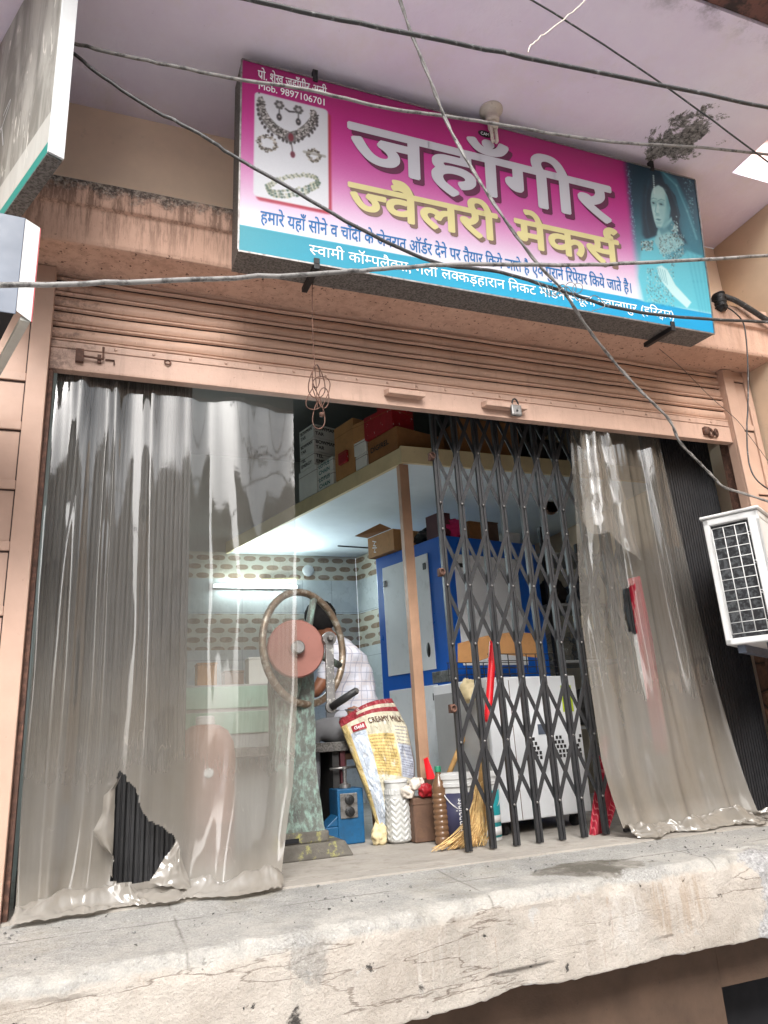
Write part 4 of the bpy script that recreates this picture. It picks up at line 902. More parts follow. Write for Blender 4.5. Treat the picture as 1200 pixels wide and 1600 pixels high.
m = MB(); m.prism([f0+Vector((0.0005,0.013,zb-0.012)), f0+Vector((0.0005,0.013,zt-0.004)), f0+Vector((0.0005,0.019,zt-0.004)), f0+Vector((0.0005,0.019,zb-0.012))], (0.003,0,0)); m.build('red_tape', M['red_card'], GB)
m = MB(); m.obox(f0+Vector((-0.002,0.018,zb-0.012)), dd*0.7, (-0.03,-0.006,0), (0,0,0.016)); m.build('lower_rim', M['granite_pale'], GB, bevel=0.002)
m = MB(); m.obox(f0+fx*0.05+Vector((-0.0,0.02,zb+0.02)), dd*0.68, fx*0.8, (0,0,0.004)); m.build('dark_inside', M['void'], GB)

# cables: (name, label, material, radius, points as (photo x, photo y, depth y))
def smooth_pts(pts, n=6):
    q = [pts[0]]+pts+[pts[-1]]; out = []
    for i in range(1, len(q)-2):
        for t in np.linspace(0, 1, n, endpoint=False):
            a, b, c, d = q[i-1], q[i], q[i+1], q[i+2]
            out.append(0.5*((2*b)+(c-a)*t+(2*a-5*b+4*c-d)*t*t+(3*b-a-3*c+d)*t**3))
    return out+[pts[-1]]
def cable(name, label, cat, mat, r, pix, wob=0.0, twist=0, group=None):
    group = group or ('cables strung across the shop front' if cat == 'cable' else None)
    pts = smooth_pts([P(u, v, y=y) for u, v, y in pix]); 
    wob = wob or r*0.8
    if wob: pts = [p+Vector((nz(i*0.7, 1, r)*wob, 0, nz(i*0.7, 9, r)*wob)) for i, p in enumerate(pts)]
    m = MB()
    if twist:
        for ph in (0, math.pi):
            q = []
            for i, p in enumerate(pts):
                q.append(p+Vector((math.cos(i*twist+ph), 0.6*math.sin(i*twist+ph), math.sin(i*twist+ph)))*r*0.85)
            m.tube(q, r, 7)
    else: m.tube(pts, r, 8)
    return tag(m.build(name, mat, None, smooth=True), label, cat, group)
cable('cable', 'thick grey cable crossing the sign bottom almost level from the left edge', 'cable', M['wire_grey'], 0.0085, [(-60,446,-1.3),(100,444,-1.28),(300,437,-1.25),(490,428,-1.2),(600,420,-1.2),(720,413,-1.2),(900,414,-1.15),(1050,408,-1.1),(1260,396,-1.0)])
cable('cable', 'black cable sagging from the old board to the upper right across the pink sign top', 'cable', M['wire_grey'], 0.0075, [(-30,42,-0.3),(25,41,-0.35),(95,62,-0.7),(180,84,-0.8),(280,105,-0.85),(372,124,-0.9),(480,140,-1.0),(600,168,-1.0),(700,182,-1.0),(790,196,-1.0),(870,210,-1.0),(960,222,-1.0),(1100,231,-1.0),(1250,247,-1.0)], 0.006)
cable('cable', 'black cable running diagonally from the old board across the jewellery picture', 'cable', M['wire_dark'], 0.0075, [(95,66,-0.8),(150,112,-0.82),(230,166,-0.85),(310,208,-0.9),(372,248,-0.9),(450,292,-0.95),(560,356,-1.0),(680,410,-1.0),(780,425,-1.0),(870,452,-1.0),(960,480,-1.0),(1060,495,-1.0),(1250,506,-1.0)])
cable('cable', 'twisted grey cable falling steeply across the sign to the air conditioner', 'cable', M['wire_grey'], 0.0055, [(615,-30,-1.2),(640,45,-1.2),(672,125,-1.15),(700,195,-1.1),(740,268,-1.1),(790,345,-1.1),(840,412,-1.05),(880,455,-1.0),(920,515,-0.9),(962,568,-0.8),(1005,615,-0.75),(1045,655,-0.7),(1062,690,-0.65),(1085,715,-0.62),(1110,740,-0.6),(1130,760,-0.58),(1165,772,-0.55),(1240,796,-0.5)], 0.004, 0.9)
cable('cable', 'straight black cable high across the slab from top centre to right edge', 'cable', M['wire_dark'], 0.0085, [(340,-12,-1.5),(500,24,-1.5),(700,65,-1.5),(900,106,-1.5),(1250,178,-1.5)])
cable('cable', 'thin dark wire crossing the slab steeply toward the balcony notch', 'cable', M['wire_dark'], 0.0042, [(810,-12,-1.4),(900,42,-1.4),(1040,135,-1.35),(1180,238,-1.3),(1260,300,-1.2)])
cable('rope', 'short frayed pale cord end dangling below the slab', 'cord', M['porcelain'], 0.0028, [(925,-12,-1.45),(900,14,-1.45),(862,45,-1.45),(832,68,-1.45),(825,82,-1.45)], 0.012)
# binding loops where the cables meet
c0 = P(880,452,y=-1.03); m = MB()
for k in range(5): m.torus(c0+Vector((0.05*(k-2)*0.8, 0, 0.01*(k-2))), 0.022+0.006*(k % 2), 0.0018, (1,0.4*(k-2),0.5), 22, 5)
m.tube(smooth_pts([P(u,v,y=-1.04) for u, v in ((840,440),(860,462),(885,448),(905,470),(930,462),(945,478),(925,486))]), 0.002, 5)
tag(m.build('binding_wire', M['steel'], None, smooth=True), 'thin wire loops tying the crossed cables over the sign', 'wire')
# black bundle and heavy cable right of the sign
c0 = P(1124,472,y=-0.30); CB = thing('cable_bundle', c0, 'black taped cable bundle with heavy cable right of the sign', 'cable bundle')
m = MB(); pr = [(0.0,-0.07),(0.03,-0.06),(0.042,-0.03),(0.036,0.0),(0.048,0.03),(0.036,0.055),(0.0,0.065)]
m.lathe(pr, c0, 14); 
for k in range(7): m.torus(c0+Vector((0,0,-0.05+0.016*k)), 0.04, 0.006, (0.3*math.sin(k*2), 0.3*math.cos(k*3), 1), 20, 6)
m.build('tape_wrap', M['black'], CB, smooth=True)
m = MB(); m.tube(smooth_pts([P(u,v,y=y) for u, v, y in ((1128,462,-0.30),(1150,470,-0.32),(1175,485,-0.33),(1195,498,-0.33),(1230,520,-0.33))]), 0.018, 10); m.build('heavy_cable', M['wire_dark'], CB, smooth=True)
cable('cable', 'thin dark wire hanging down the side wall past the right post', 'cable', M['wire_dark'], 0.0045, [(1132,478,-0.34),(1150,490,-0.34),(1163,510,-0.34),(1168,560,-0.34),(1169,620,-0.34),(1167,680,-0.34),(1172,730,-0.36),(1190,757,-0.4),(1230,780,-0.4)])
cable('cable', 'fine loose wire strung over the right end of the shutter', 'cable', M['wire_dark'], 0.0018, [(1030,545,-0.2),(1065,575,-0.15),(1110,620,-0.07),(1150,655,-0.07),(1170,680,-0.1),(1200,720,-0.1)])
# knotted wire hanging in front of the shutter
m = MB(); base = [(488,440,-0.36),(488,500,-0.36),(491,560,-0.36),(494,600,-0.36),(496,640,-0.36)]
m.tube(smooth_pts([P(u,v,y=y) for u, v, y in base]), 0.0022, 6)
def loop(cx, cy, rx, ry, n=14, ph=0.0, tw=0.0):
    return [P(cx+rx*math.cos(t)+tw*math.sin(2*t), cy+ry*math.sin(t), y=-0.36+0.015*math.sin(t+ph)) for t in np.linspace(0, 2*math.pi, n)]
for a_ in ((495,596,12,26,0,3),(502,612,12,24,1,-4),(490,622,10,18,2,4),(498,648,9,22,3,2),(494,588,6,18,1,0),(506,622,8,16,2,0)):
    m.tube(smooth_pts(loop(a_[0], a_[1], a_[2], a_[3], 12, a_[4], a_[5]), 3), 0.0026, 6)
c0 = P(503,648,y=-0.36); m.lathe([(0.0,-0.012),(0.012,-0.008),(0.013,0.008),(0,0.012)], c0, 10)
tag(m.build('knotted_wire', M['rust'], None, smooth=True), 'knotted thin brown wire dangling under the sign before the shutter', 'wire')

# ================================================================== AIR CONDITIONER
A0 = Vector((3.41,-0.29,0)); s1 = Vector((0.5,-0.866,0)).normalized()*0.29; s2 = Vector((0.866,0.5,0)).normalized()*0.62
AZ0, AZ1 = 0.94, 1.645
AC = thing('air_conditioner', A0+Vector((0.3,0,AZ0)), 'white outdoor air conditioner unit with wire coil guard at the right edge', 'air conditioner')
up = Vector((0,0,1)); sn = Vector((s1.y, -s1.x, 0)).normalized(); sn = sn if sn.y < 0 and sn.x < 0 else -sn
e1 = s1.normalized(); e2 = s2.normalized()
m = MB(); h = AZ1-AZ0
m.obox(A0+up*AZ0, s1*0.12, e2*0.03, up*h); m.obox(A0+s1*0.80+up*AZ0, s1*0.2, e2*0.03, up*h); m.obox(A0+up*(AZ1-0.04), s1, s2, up*0.04)
m.obox(A0+s1+up*AZ0, s2, -e1*0.02, up*(h-0.041)); m.obox(A0+up*AZ0, s1, s2, up*0.035); m.obox(A0+s2+up*AZ0, s1, -e2*0.02, up*h)
m.build('casing', M['white_plastic'], AC, bevel=0.008, seg=3)
m = MB(); m.obox(A0-e2*0.012-e1*0.012+up*(AZ1+0.001), s1+e1*0.024, s2+e2*0.02, up*0.018); m.build('lid', M['white_plastic'], AC, bevel=0.008, seg=3)
def mat_coil():
    t = NT('coil_fins'); p = t.co((1,1,1)); x = t.sep(p)
    k = t.mix(t.ramp(t.noise(40, 4, 0.6), 0.45, 0.6), (0.02,0.02,0.022), (0.08,0.085,0.09)); return t.fin(k, 0.55, 0.3, t.bump(t.noise(160, 3), 0.6, 0.004), 0.4)
m = MB(); m.obox(A0+s1*0.10+e2*0.032+up*(AZ0+0.03), s1*0.74, e2*0.03, up*(h-0.07)); m.build('coil', mat_coil(), AC)
m = MB(); ga, gb = 0.155, 0.775; g0 = A0-e2*0.012
for k in range(4): 
    s_ = ga+(gb-ga)*k/3; m.tube([g0+s1*s_+up*(AZ0+0.055), g0+s1*s_+up*(AZ1-0.065)], 0.0026, 6)
for k in range(11):
    z = AZ0+0.055+(h-0.12)*k/10; m.tube([g0+s1*ga+up*z, g0+s1*gb+up*z], 0.0022, 6)
for k in range(4):
    z = AZ0+0.10+k*0.16; m.torus(g0+s1*gb+e1*0.008+up*z, 0.008, 0.002, (1,0.3,0.4), 12, 5)
m.build('coil_guard', M['white_plastic'], AC, smooth=True)
m = MB()
for k in range(2): m.bar(A0+s1*(0.22+0.5*k)+e2*0.05-up*0.0+up*(AZ0-0.022), A0+s1*(0.22+0.5*k)+e2*1.0+up*(AZ0-0.022), 0.04, 0.04, (0,0,1))
m.build('bracket', M['grey_metal'], AC)

# ================================================================== FOLDING GATES
gy = 0.245
ZT = 2.51
zc = [P(697,706,y=gy).z, P(708,915,y=gy).z, P(722,1160,y=gy).z]
def channel(m, x, y, z0, z1):
    m.box((x-0.0165,y-0.008,z0),(x-0.0135,y+0.008,z1)); m.box((x+0.0135,y-0.008,z0),(x+0.0165,y+0.008,z1)); m.box((x-0.0134,y-0.0125,z0),(x+0.0134,y-0.0095,z1))
    m.box((x-0.0165,y-0.0124,z0),(x-0.0136,y-0.0081,z1)); m.box((x+0.0136,y-0.0124,z0),(x+0.0165,y-0.0081,z1))
def gate(name, label, bars, tiers, half, parent_loc, lattice=True):
    T = thing(name, parent_loc, label, 'gate', 'black folding gates of the doorway')
    for i, x in enumerate(bars):
        m = MB(); m.box((x-0.017,gy-0.012,0.006),(x-0.0035,gy+0.012,ZT)); m.box((x+0.0035,gy-0.012,0.006),(x+0.017,gy+0.012,ZT)); m.box((x-0.0034,gy-0.006,0.006),(x+0.0034,gy+0.012,ZT))
        b = m.build('bar', M['black_iron'], T, bevel=0.0015)
        for z in () if not lattice else sorted({z_ for t in tiers for z_ in (t, t+half, t-half)}):
            r = MB(); r.lathe([(0.007,0),(0.006,0.004),(0,0.006)], (x,gy-0.017,z), 8, (0,-1,0)); r.build('rivet', M['steel'], b, smooth=True)
    if not lattice:
        m = MB(); m.box((bars[0]-0.015,gy+0.0135,0.03),(bars[-1]+0.015,gy+0.019,ZT)); m.build('packed_lattice', M['black'], T)
    if lattice:
        for t in tiers:
            for i in range(len(bars)-1):
                for sgn_ in (1, -1):
                    for up_ in (1, -1):
                        # from the pivot of one bar to the slider of its neighbour
                        xa, xb = (bars[i], bars[i+1]) if sgn_ > 0 else (bars[i+1], bars[i])
                        if max(t, t+up_*half) > ZT: continue
                        yy = gy-0.0145 if sgn_*up_ > 0 else gy+0.0145
                        m = MB(); m.bar((xa,yy,t),(xb,yy,t+up_*half), 0.0215, 0.0045, (0,-1,0)); m.build('lattice_strip', M['black_iron'], T)
    return T
b0, b1 = P(733,1333,y=gy).x, P(947,1303,y=gy).x
bars = [b0+(b1-b0)*i/6 for i in range(7)]; step = bars[1]-bars[0]
bars += [bars[-1]+step*1.0, bars[-1]+step*1.95, bars[-1]+step*2.8]
GT = gate('folding_gate', 'black folding lattice gate drawn half open across the right of the doorway', bars, zc, 0.325, Vector((2.5,gy,0)))
m = MB()
for z in (P(683,715,y=gy).z, P(700,895,y=gy).z, P(712,1107,y=gy).z):
    m.box((b0-0.045,gy-0.02,z-0.022),(b0-0.018,gy+0.012,z+0.022)); m.torus((b0-0.03,gy-0.028,z), 0.016, 0.005, (0.2,-1,0), 18, 6)
m.build('lock_lug', M['rust'], GT, bevel=0.002)
m = MB(); m.box((0.0,gy-0.02,ZT+0.004),(4.3,gy+0.02,ZT+0.03)); m.build('top_track', M['black_iron'], GT)
gate('folded_gate', 'black gate bars folded tight together behind the right plastic curtain', [3.58+0.041*i for i in range(14)], zc, 0.34, Vector((3.85,gy,0)), False)
gate('folded_gate', 'black gate bars folded tight behind the torn left plastic curtain', [0.0+0.0415*i for i in range(16)], zc, 0.34, Vector((0.33,gy,0)), False)

# ================================================================== INSIDE THE SHOP
# ---- tube lamp on the back wall
ta, tb_ = P(338,911,y=3.54), P(462,919,y=3.54); tb_.z = ta.z = (ta.z+tb_.z)/2
TL = thing('tube_lamp', (ta+tb_)/2, 'lit white tube lamp on the tiled back wall', 'lamp')
m = MB(); m.box((ta.x-0.03,3.57,ta.z-0.02),(tb_.x+0.03,3.608,ta.z+0.02)); m.build('batten', M['white_plastic'], TL, bevel=0.004)
m = MB(); m.tube([(ta.x,3.55,ta.z),(tb_.x,3.55,ta.z)], 0.014, 12); m.build('tube', emis('lit_tube', (0.80,0.97,1.0), 22), TL, smooth=True)
al = bpy.data.lights.new('tube_light', 'AREA'); al.shape = 'RECTANGLE'; al.size = tb_.x-ta.x; al.size_y = 0.03; al.energy = 13; al.color = (0.80,0.96,1.0)
ao = bpy.data.objects.new('tube_light', al); col.objects.link(ao); ao.location = ((ta.x+tb_.x)/2-TL.location.x, 3.525-TL.location.y, 0); ao.rotation_euler = (R(90),0,R(0)); ao.parent = TL
ao.rotation_euler = Vector((0,1,0.15)).to_track_quat('Z','Y').to_euler()
a = P(481,892,y=3.605); m = MB(); m.lathe([(0.058,0),(0.058,0.02),(0.045,0.03),(0,0.032)], a, 26, (0,-1,0)); tag(m.build('wall_socket', M['white_plastic'], None, smooth=True), 'round white fitting on the brown patterned wall tiles', 'wall fitting')
a, b = P(372,910,y=2.2), P(464,903,y=2.2)
m = MB(); m.tube([P(410,906,y=3.59), P(440,905,y=3.59), P(466,903,y=3.59)], 0.014, 8); tag(m.build('wall_bracket', M['cream'], None, smooth=True), 'short cream rod bracket on the tiles just above the tube lamp', 'bracket')
m = MB(); m.tube([P(528,853,y=1.9), P(575,856,y=1.7)], 0.006, 6); tag(m.build('rod', M['black'], None), 'thin dark rod sticking out left of the open cardboard box', 'rod')

# ---- wooden prop under the loft corner
m = MB(); m.box((LA.x-0.008,LA.y+0.008,0.0),(LA.x+0.058,LA.y+0.066,LZ-0.009)); tag(m.build('wooden_post', M['wood'], None, bevel=0.003), 'plain wooden post propping the loft corner', 'post')

# ---- cartons along the loft edge: t = metres from the front corner along the edge
def carton(t, wd, dp, z, hgt, mat, name, label, group, lines=(), ink='ink', inset=0.01, rot=0.0, flaps=False, cat='carton', em=0.045):
    t, wd, dp, hgt, em, inset = t*LS, wd*LS, dp*LS, hgt*LS, em*LS, inset*LS; z = ls(0,0,z)[2]
    d = Matrix.Rotation(rot, 3, 'Z') @ LD; n = Vector((-d.y, d.x, 0)); n = n if n.x < 0 else -n
    o = LA+LD*t-LN*inset+Vector((0,0,z)); T = thing(name, o+d*wd/2-n*dp/2, label, cat, group)
    m = MB(); m.obox(o, d*wd, -n*dp, (0,0,hgt)); m.build('carton_body', mat, T, bevel=0.003)
    m = MB(); m.obox(o-d*0.001+n*0.001+Vector((0,0,hgt*0.80)), d*(wd+0.002), -n*(dp+0.002), (0,0,0.003)); m.build('lid_seam', M['card2'] if mat is not M['white_card'] else M['tin'], T)
    for k, tx in enumerate(lines):
        # far end of the face first: reading direction runs toward the front corner
        def fr(u, v, lift): return o+d*wd-d*u+n*(0.002+lift)+Vector((0,0,v))
        V_, F_, w_ = layout(tx, 0.03); wdt = min(wd*0.82, w_*em*1.1)
        lettering('printed_text', tx, M[ink], fr, wd*0.1, wd*0.1+wdt, hgt*0.5-em*0.3+(len(lines)/2-0.5-k)*em*1.15, em, T, 0.03, 0.0)
    return T
# front faces (towards the street) of cartons carry text too, so letters are put on both visible sides
def street_text(T, o, d, n, dp, hgt, lines, ink, em):
    for k, tx in enumerate(lines):
        def fr(u, v, lift): return o-d*(0.002+lift)+(-n)*u+Vector((0,0,v))
        V_, F_, w_ = layout(tx, 0.03); wdt = min(dp*0.85, w_*em*1.05)
        lettering('printed_text', tx, M[ink], fr, dp*0.07, dp*0.07+wdt, hgt*0.5-em*0.3+(len(lines)/2-0.5-k)*em*1.15, em, T, 0.03, 0.0)
GC = 'cartons stored on the loft'
for k, tx in enumerate((('TEL', 'EMERGY'), ('BOWMAN', 'TAR'), ('BOWMAN', 'TAR'))):
    z = 2.532+0.112*k; T = carton(1.01, 0.20, 0.24, z, 0.108, M['white_card'], 'carton', ['lowest of three small white cartons stacked at the loft left end','middle one of three small white cartons stacked at the loft left end','top one of three small white cartons stacked at the loft left end'][k], GC, tx, em=0.036)
    o = LA+LD*1.01*LS-LN*0.01*LS+Vector((0,0,ls(0,0,z)[2])); street_text(T, o, LD, LN, 0.24*LS, 0.108*LS, tx, 'ink', 0.038*LS)
carton(0.985, 0.25, 0.26, 2.307, 0.222, M['white_card'], 'carton', 'plain pale grey carton under the stack of three white cartons', GC)
for k in range(2):
    z = 2.307+0.104*k; tx = ('LOTUS','CHAIN')
    T = carton(0.765, 0.205, 0.26, z, 0.10, M['white_card'], 'carton', ['white carton with green letters at the loft edge, lower of two','white carton with green letters LOTUS CHAIN, upper of two'][k], GC, tx, 'tealink', em=0.042)
carton(0.50, 0.235, 0.2, 2.307, 0.40, M['card'], 'carton', 'tall plain brown carton standing at the middle of the loft edge', GC)
T = carton(0.56, 0.10, 0.02, 2.40, 0.085, M['red_card'], 'packet', 'small red packet leaning on the tall brown carton', None, inset=-0.016, cat='packet')
for k in range(2): carton(0.365, 0.125, 0.22, 2.307+0.10*k, 0.095, M['white_card'], 'carton', ['plain white carton right of the tall brown carton, lower of two','plain white carton right of the tall brown carton, upper of two'][k], GC, rot=(0.0, 0.06)[k])
T = carton(0.03, 0.315, 0.40, 2.307, 0.155, M['card2'], 'carton', 'long brown carton lettered DIGIREL at the loft front corner', GC, ('DIGIREL',), em=0.05)
for (t, wd, dp, z, h_, mt, lb, rt) in ((0.07,0.27,0.20,2.466,0.16,'red_card','red printed carton on top of the long brown carton',0.1),(0.02,0.24,0.16,2.63,0.07,'red_card','flat red carton topmost above the loft front corner',-0.12),(0.36,0.12,0.16,2.502,0.13,'card','small brown carton leaning behind the white cartons',0.2)):
    carton(t, wd, dp, z, h_, M[mt], 'carton', lb, GC, rot=rt)
m = MB()
for (x, y, z, a, b, c) in ((2.62,1.02,LT+0.002,0.5,0.38,0.3),):
    m.box((x,y,z),(x+a,y+b,z+c))
tag(m.build('carton', M['card2'], None, bevel=0.006), 'dark brown carton on the loft right of the lettered one', 'carton', GC)
for (x, y, z, a, b, c, mt, lb) in ((3.2,1.04,LT+0.002,0.45,0.33,0.26,'rubber','dark bundle on the loft behind the gate top'),):
    m = MB(); m.grid(lambda u, v: (x+a*0.5+a*0.5*math.cos(u*6.2832)*math.sin(v*3.14159)*(1+0.25*nz(u*4,v*4)), y+b*0.5+b*0.5*math.sin(u*6.2832)*math.sin(v*3.14159), z+c*0.5-c*0.5*math.cos(v*3.14159)*(1+0.2*nz(u*5,v*5,2))), 24, 12)
    tag(m.build('bundle', M[mt], None, smooth=True), lb, 'bundle')

# ---- tall blue and white cabinet
Cc = P(690,836,y=1.40); hC = Cc.z
sdir = Vector((-0.30,0.954,0)).normalized(); fdir = Vector((0.985,0.17,0)).normalized()
CBt = thing('cabinet', Vector((Cc.x+0.2,Cc.y+0.3,0)), 'tall blue cabinet with white door panels behind the gate', 'cabinet')
SLN, FLN = 0.82, 0.92; c0 = Vector((Cc.x,Cc.y,0))
nS = Vector((-sdir.y, sdir.x, 0)); nS = nS if nS.x < 0 else -nS; nF = Vector((fdir.y,-fdir.x,0))
m = MB(); m.obox(c0+Vector((0,0,0.03)), sdir*SLN, fdir*FLN, Vector((0,0,hC-0.03))); m.build('cabinet_body', M['blue_paint'], CBt, bevel=0.006)
def panel(org, dr, nn, a, b, z0, z1, mt, nm, par, th=0.006):
    m = MB(); m.obox(org+dr*a+nn*0.0015+Vector((0,0,z0)), dr*(b-a), nn*th, Vector((0,0,z1-z0))); return m.build(nm, mt, par, bevel=0.002)
zmid = P(640,1062,y=1.7).z
d1 = panel(c0, sdir, nS, 0.17, 0.73, zmid+0.06, hC-0.10, M['white_enamel'], 'side_door', CBt)
d2 = panel(c0, sdir, nS, 0.17, 0.73, 0.12, zmid-0.05, M['white_enamel'], 'side_door', CBt)
m = MB(); m.obox(c0+sdir*0.69+nS*0.0075+Vector((0,0,hC-0.26)), sdir*0.03, nS*0.006, Vector((0,0,0.05))); m.build('lock', M['black'], d1)
m = MB(); m.obox(c0+sdir*0.195+nS*0.0075+Vector((0,0,hC-0.22)), sdir*0.03, nS*0.006, Vector((0,0,0.05))); m.build('lock', M['black'], d1)
m = MB(); q = c0+sdir*0.235+nS*0.008+Vector((0,0,P(657,1015,y=1.6).z)); m.add([q+sdir*0.022*math.cos(t)+Vector((0,0,0.055*math.sin(t))) for t in np.linspace(0, 6.2832, 22, endpoint=False)]+[q+nS*0.01], [(k, (k+1) % 22, 22) for k in range(22)]); m.build('grip_slot', M['black'], d1)
m = MB(); m.obox(c0+sdir*0.19+nS*0.0075+Vector((0,0,zmid-0.16)), sdir*0.03, nS*0.006, Vector((0,0,0.05))); m.build('lock', M['black'], d2)
panel(c0, sdir, nS, 0.03, 0.22, zmid-0.04, zmid+0.04, M['steel'], 'rating_plate', CBt, 0.004)
d3 = panel(c0, fdir, nF, 0.09, 0.70, P(700,1040,y=1.4).z, hC-0.14, M['white_enamel'], 'front_door', CBt)
for z in (0.82,): 
    m = MB(); m.obox(c0+fdir*0.11+nF*0.008+Vector((0,0,hC-0.24)), fdir*0.05, nF*0.006, Vector((0,0,0.03))); m.build('lock', M['black'], d3)
# things on top of the cabinet
def on_top(s, f, z=0.0): return c0+sdir*s+fdir*f+Vector((0,0,hC+0.002+z))
OB = thing('cardboard_box', on_top(0.66,0.1), 'open cardboard box with a raised flap on top of the blue cabinet', 'cardboard box')
o = on_top(0.50,0.0)-fdir*0.05; bx, by, bz = sdir*0.34, fdir*0.26, Vector((0,0,0.17))
m = MB(); m.obox(o, bx, by, Vector((0,0,0.004)))
m.obox(o+Vector((0,0,0.0045)), bx, by*0.015, bz); m.obox(o+by*0.985+Vector((0,0,0.0045)), bx, by*0.015, bz); m.obox(o+by*0.016+Vector((0,0,0.0045)), bx*0.012, by*0.968, bz); m.obox(o+bx*0.988+by*0.016+Vector((0,0,0.0045)), bx*0.012, by*0.968, bz)
m.build('box_body', M['card'], OB)
m = MB(); m.prism([o+bx*0.05+bz*1.04-by*0.02, o+bx*0.98+bz*1.04-by*0.02, o+bx*1.05+bz*1.12-by*0.42, o+bx*0.1+bz*1.25-by*0.36], Vector((0,0,0.004))); m.build('flap', M['card2'], OB)
m = MB()
for k in range(6): m.bar(o+bx*0.70-by*0.004+bz*(0.2+0.1*k)+sdir*0.02*math.sin(k*2), o+bx*0.78-by*0.004+bz*(0.25+0.11*k)-sdir*0.02*math.sin(k*2), 0.008, 0.001, -fdir)
m.build('tape_mark', M['white_ink'], OB)
def blob(name, c, r, mat, label, cat, seed=0.0, amp=0.35, freq=2.2, flat=0.0):
    m = MB(); c = Vector(c)
    def f(u, v):
        d = Vector((math.cos(u*6.2832)*math.sin(v*math.pi), math.sin(u*6.2832)*math.sin(v*math.pi), -math.cos(v*math.pi)))
        k = 1+amp*mnoise.noise(d*freq+Vector((seed, seed*1.7, 0)))+amp*0.4*mnoise.noise(d*freq*3+Vector((seed, 0, seed)))
        return c+Vector((d.x*r[0]*k, d.y*r[1]*k, max(d.z*r[2]*k, -r[2]*(1-flat))))
    m.grid(f, 40, 22); bmo = m.build(name, mat, None, smooth=True); return tag(bmo, label, cat)
q = on_top(0.30,0.16); blob('bag', q+Vector((0,0,0.06)), (0.13,0.14,0.075), M['black'], 'black plastic bag on the blue cabinet behind the wooden post', 'bag', 1.3, 0.4, 2.5, 0.2)
q = on_top(0.03,0.02); m = MB(); m.obox(q, sdir*0.16, fdir*0.10, Vector((0,0,0.19))); m.obox(q-nF*-0.004+Vector((0.01,0,0.02)), fdir*0.08, nF*0.006, Vector((0,0,0.15))); tag(m.build('speaker_box', M['maroon'], None, bevel=0.006), 'small dark maroon box upright at the cabinet front corner', 'box')
q = on_top(0.06,0.17); blob('cloth', q+Vector((0,0,0.07)), (0.10,0.09,0.08), M['magenta'], 'crumpled magenta cloth on the cabinet behind the gate', 'cloth', 4.1, 0.35, 2.6, 0.1)
for i, (s, f, mt, h_, w_, lb) in enumerate(((0.10,0.36,'card2',0.16,0.16,'brown carton on the cabinet beside the magenta cloth'),(0.12,0.55,'tin',0.18,0.12,'dark brown tin box on the cabinet middle'),(0.10,0.72,'white_card',0.10,0.15,'pale carton on the cabinet right end'))):
    q = on_top(s, f); m = MB(); m.obox(q, sdir*0.16, fdir*w_, Vector((0,0,h_))); m.obox(q+Vector((0,0,h_+0.001))-sdir*0.004-fdir*0.004, sdir*0.168, fdir*(w_+0.008), Vector((0,0,0.012))); tag(m.build('carton', M[mt], None, bevel=0.004), lb, 'carton')
# dark clutter beside the cabinet: shelf rack with wrapped goods
RK = thing('storage_rack', Vector((3.85,1.7,0)), 'dark metal rack of shelves in the gloom right of the cabinet', 'rack')
m = MB()
for x in (3.56,4.22):
    for y in (1.55,2.0): m.box((x,y,0.0),(x+0.035,y+0.035,2.15))
m.build('frame', M['black_iron'], RK)
for z in (0.55,1.05,1.5,1.92):
    m = MB(); m.box((3.57,1.56,z),(4.25,2.03,z+0.02)); m.build('shelf', M['grey_enamel'], RK)
for i, (x, z, r, mt, lb) in enumerate(((3.75,1.18,(0.15,0.16,0.12),'thin_poly','clear polythene bag slumped on the rack third shelf'),(4.05,1.20,(0.13,0.15,0.14),'rubber','black sack slumped on the rack third shelf'),(3.73,1.63,(0.12,0.15,0.12),'rubber','dark grey sack on the rack upper shelf'),(4.05,1.64,(0.13,0.14,0.13),'grey_metal','grey wrapped parcel on the rack upper shelf'),(3.9,0.70,(0.2,0.16,0.14),'rubber','dark lumpy sack on the rack lowest shelf'))):
    blob('sack', (x,1.78,z), r, M[mt], lb, 'sack', i*2.3+0.7, 0.4, 2.4, 0.15)['group'] = 'sacks on the storage rack'
a = P(862,792,y=1.55); CK = thing('wall_clock', a, 'small round pale dial clock hanging behind the gate', 'clock')
m = MB(); m.lathe([(0.062,0.03),(0.062,0.0),(0.054,-0.004),(0.052,0.004),(0,0.004)], a, 26, (0,1,0)); m.build('clock_case', M['tin'], CK, smooth=True)
m = MB(); m.lathe([(0.05,0.0),(0,0.0)], a+Vector((0,0.0,0)), 24, (0,1,0)); m.build('dial', M['cream'], CK)
m = MB(); m.bar(a+Vector((0,-0.004,0)), a+Vector((0.02,-0.004,0.022)), 0.006, 0.002); m.bar(a+Vector((0,-0.006,0)), a+Vector((-0.012,-0.006,0.036)), 0.004, 0.002)
for k in range(12): t = k*math.pi/6; m.bar(a+Vector((0.038*math.cos(t),-0.003,0.038*math.sin(t))), a+Vector((0.046*math.cos(t),-0.003,0.046*math.sin(t))), 0.005, 0.001)
m.build('clock_hand', M['black'], CK)

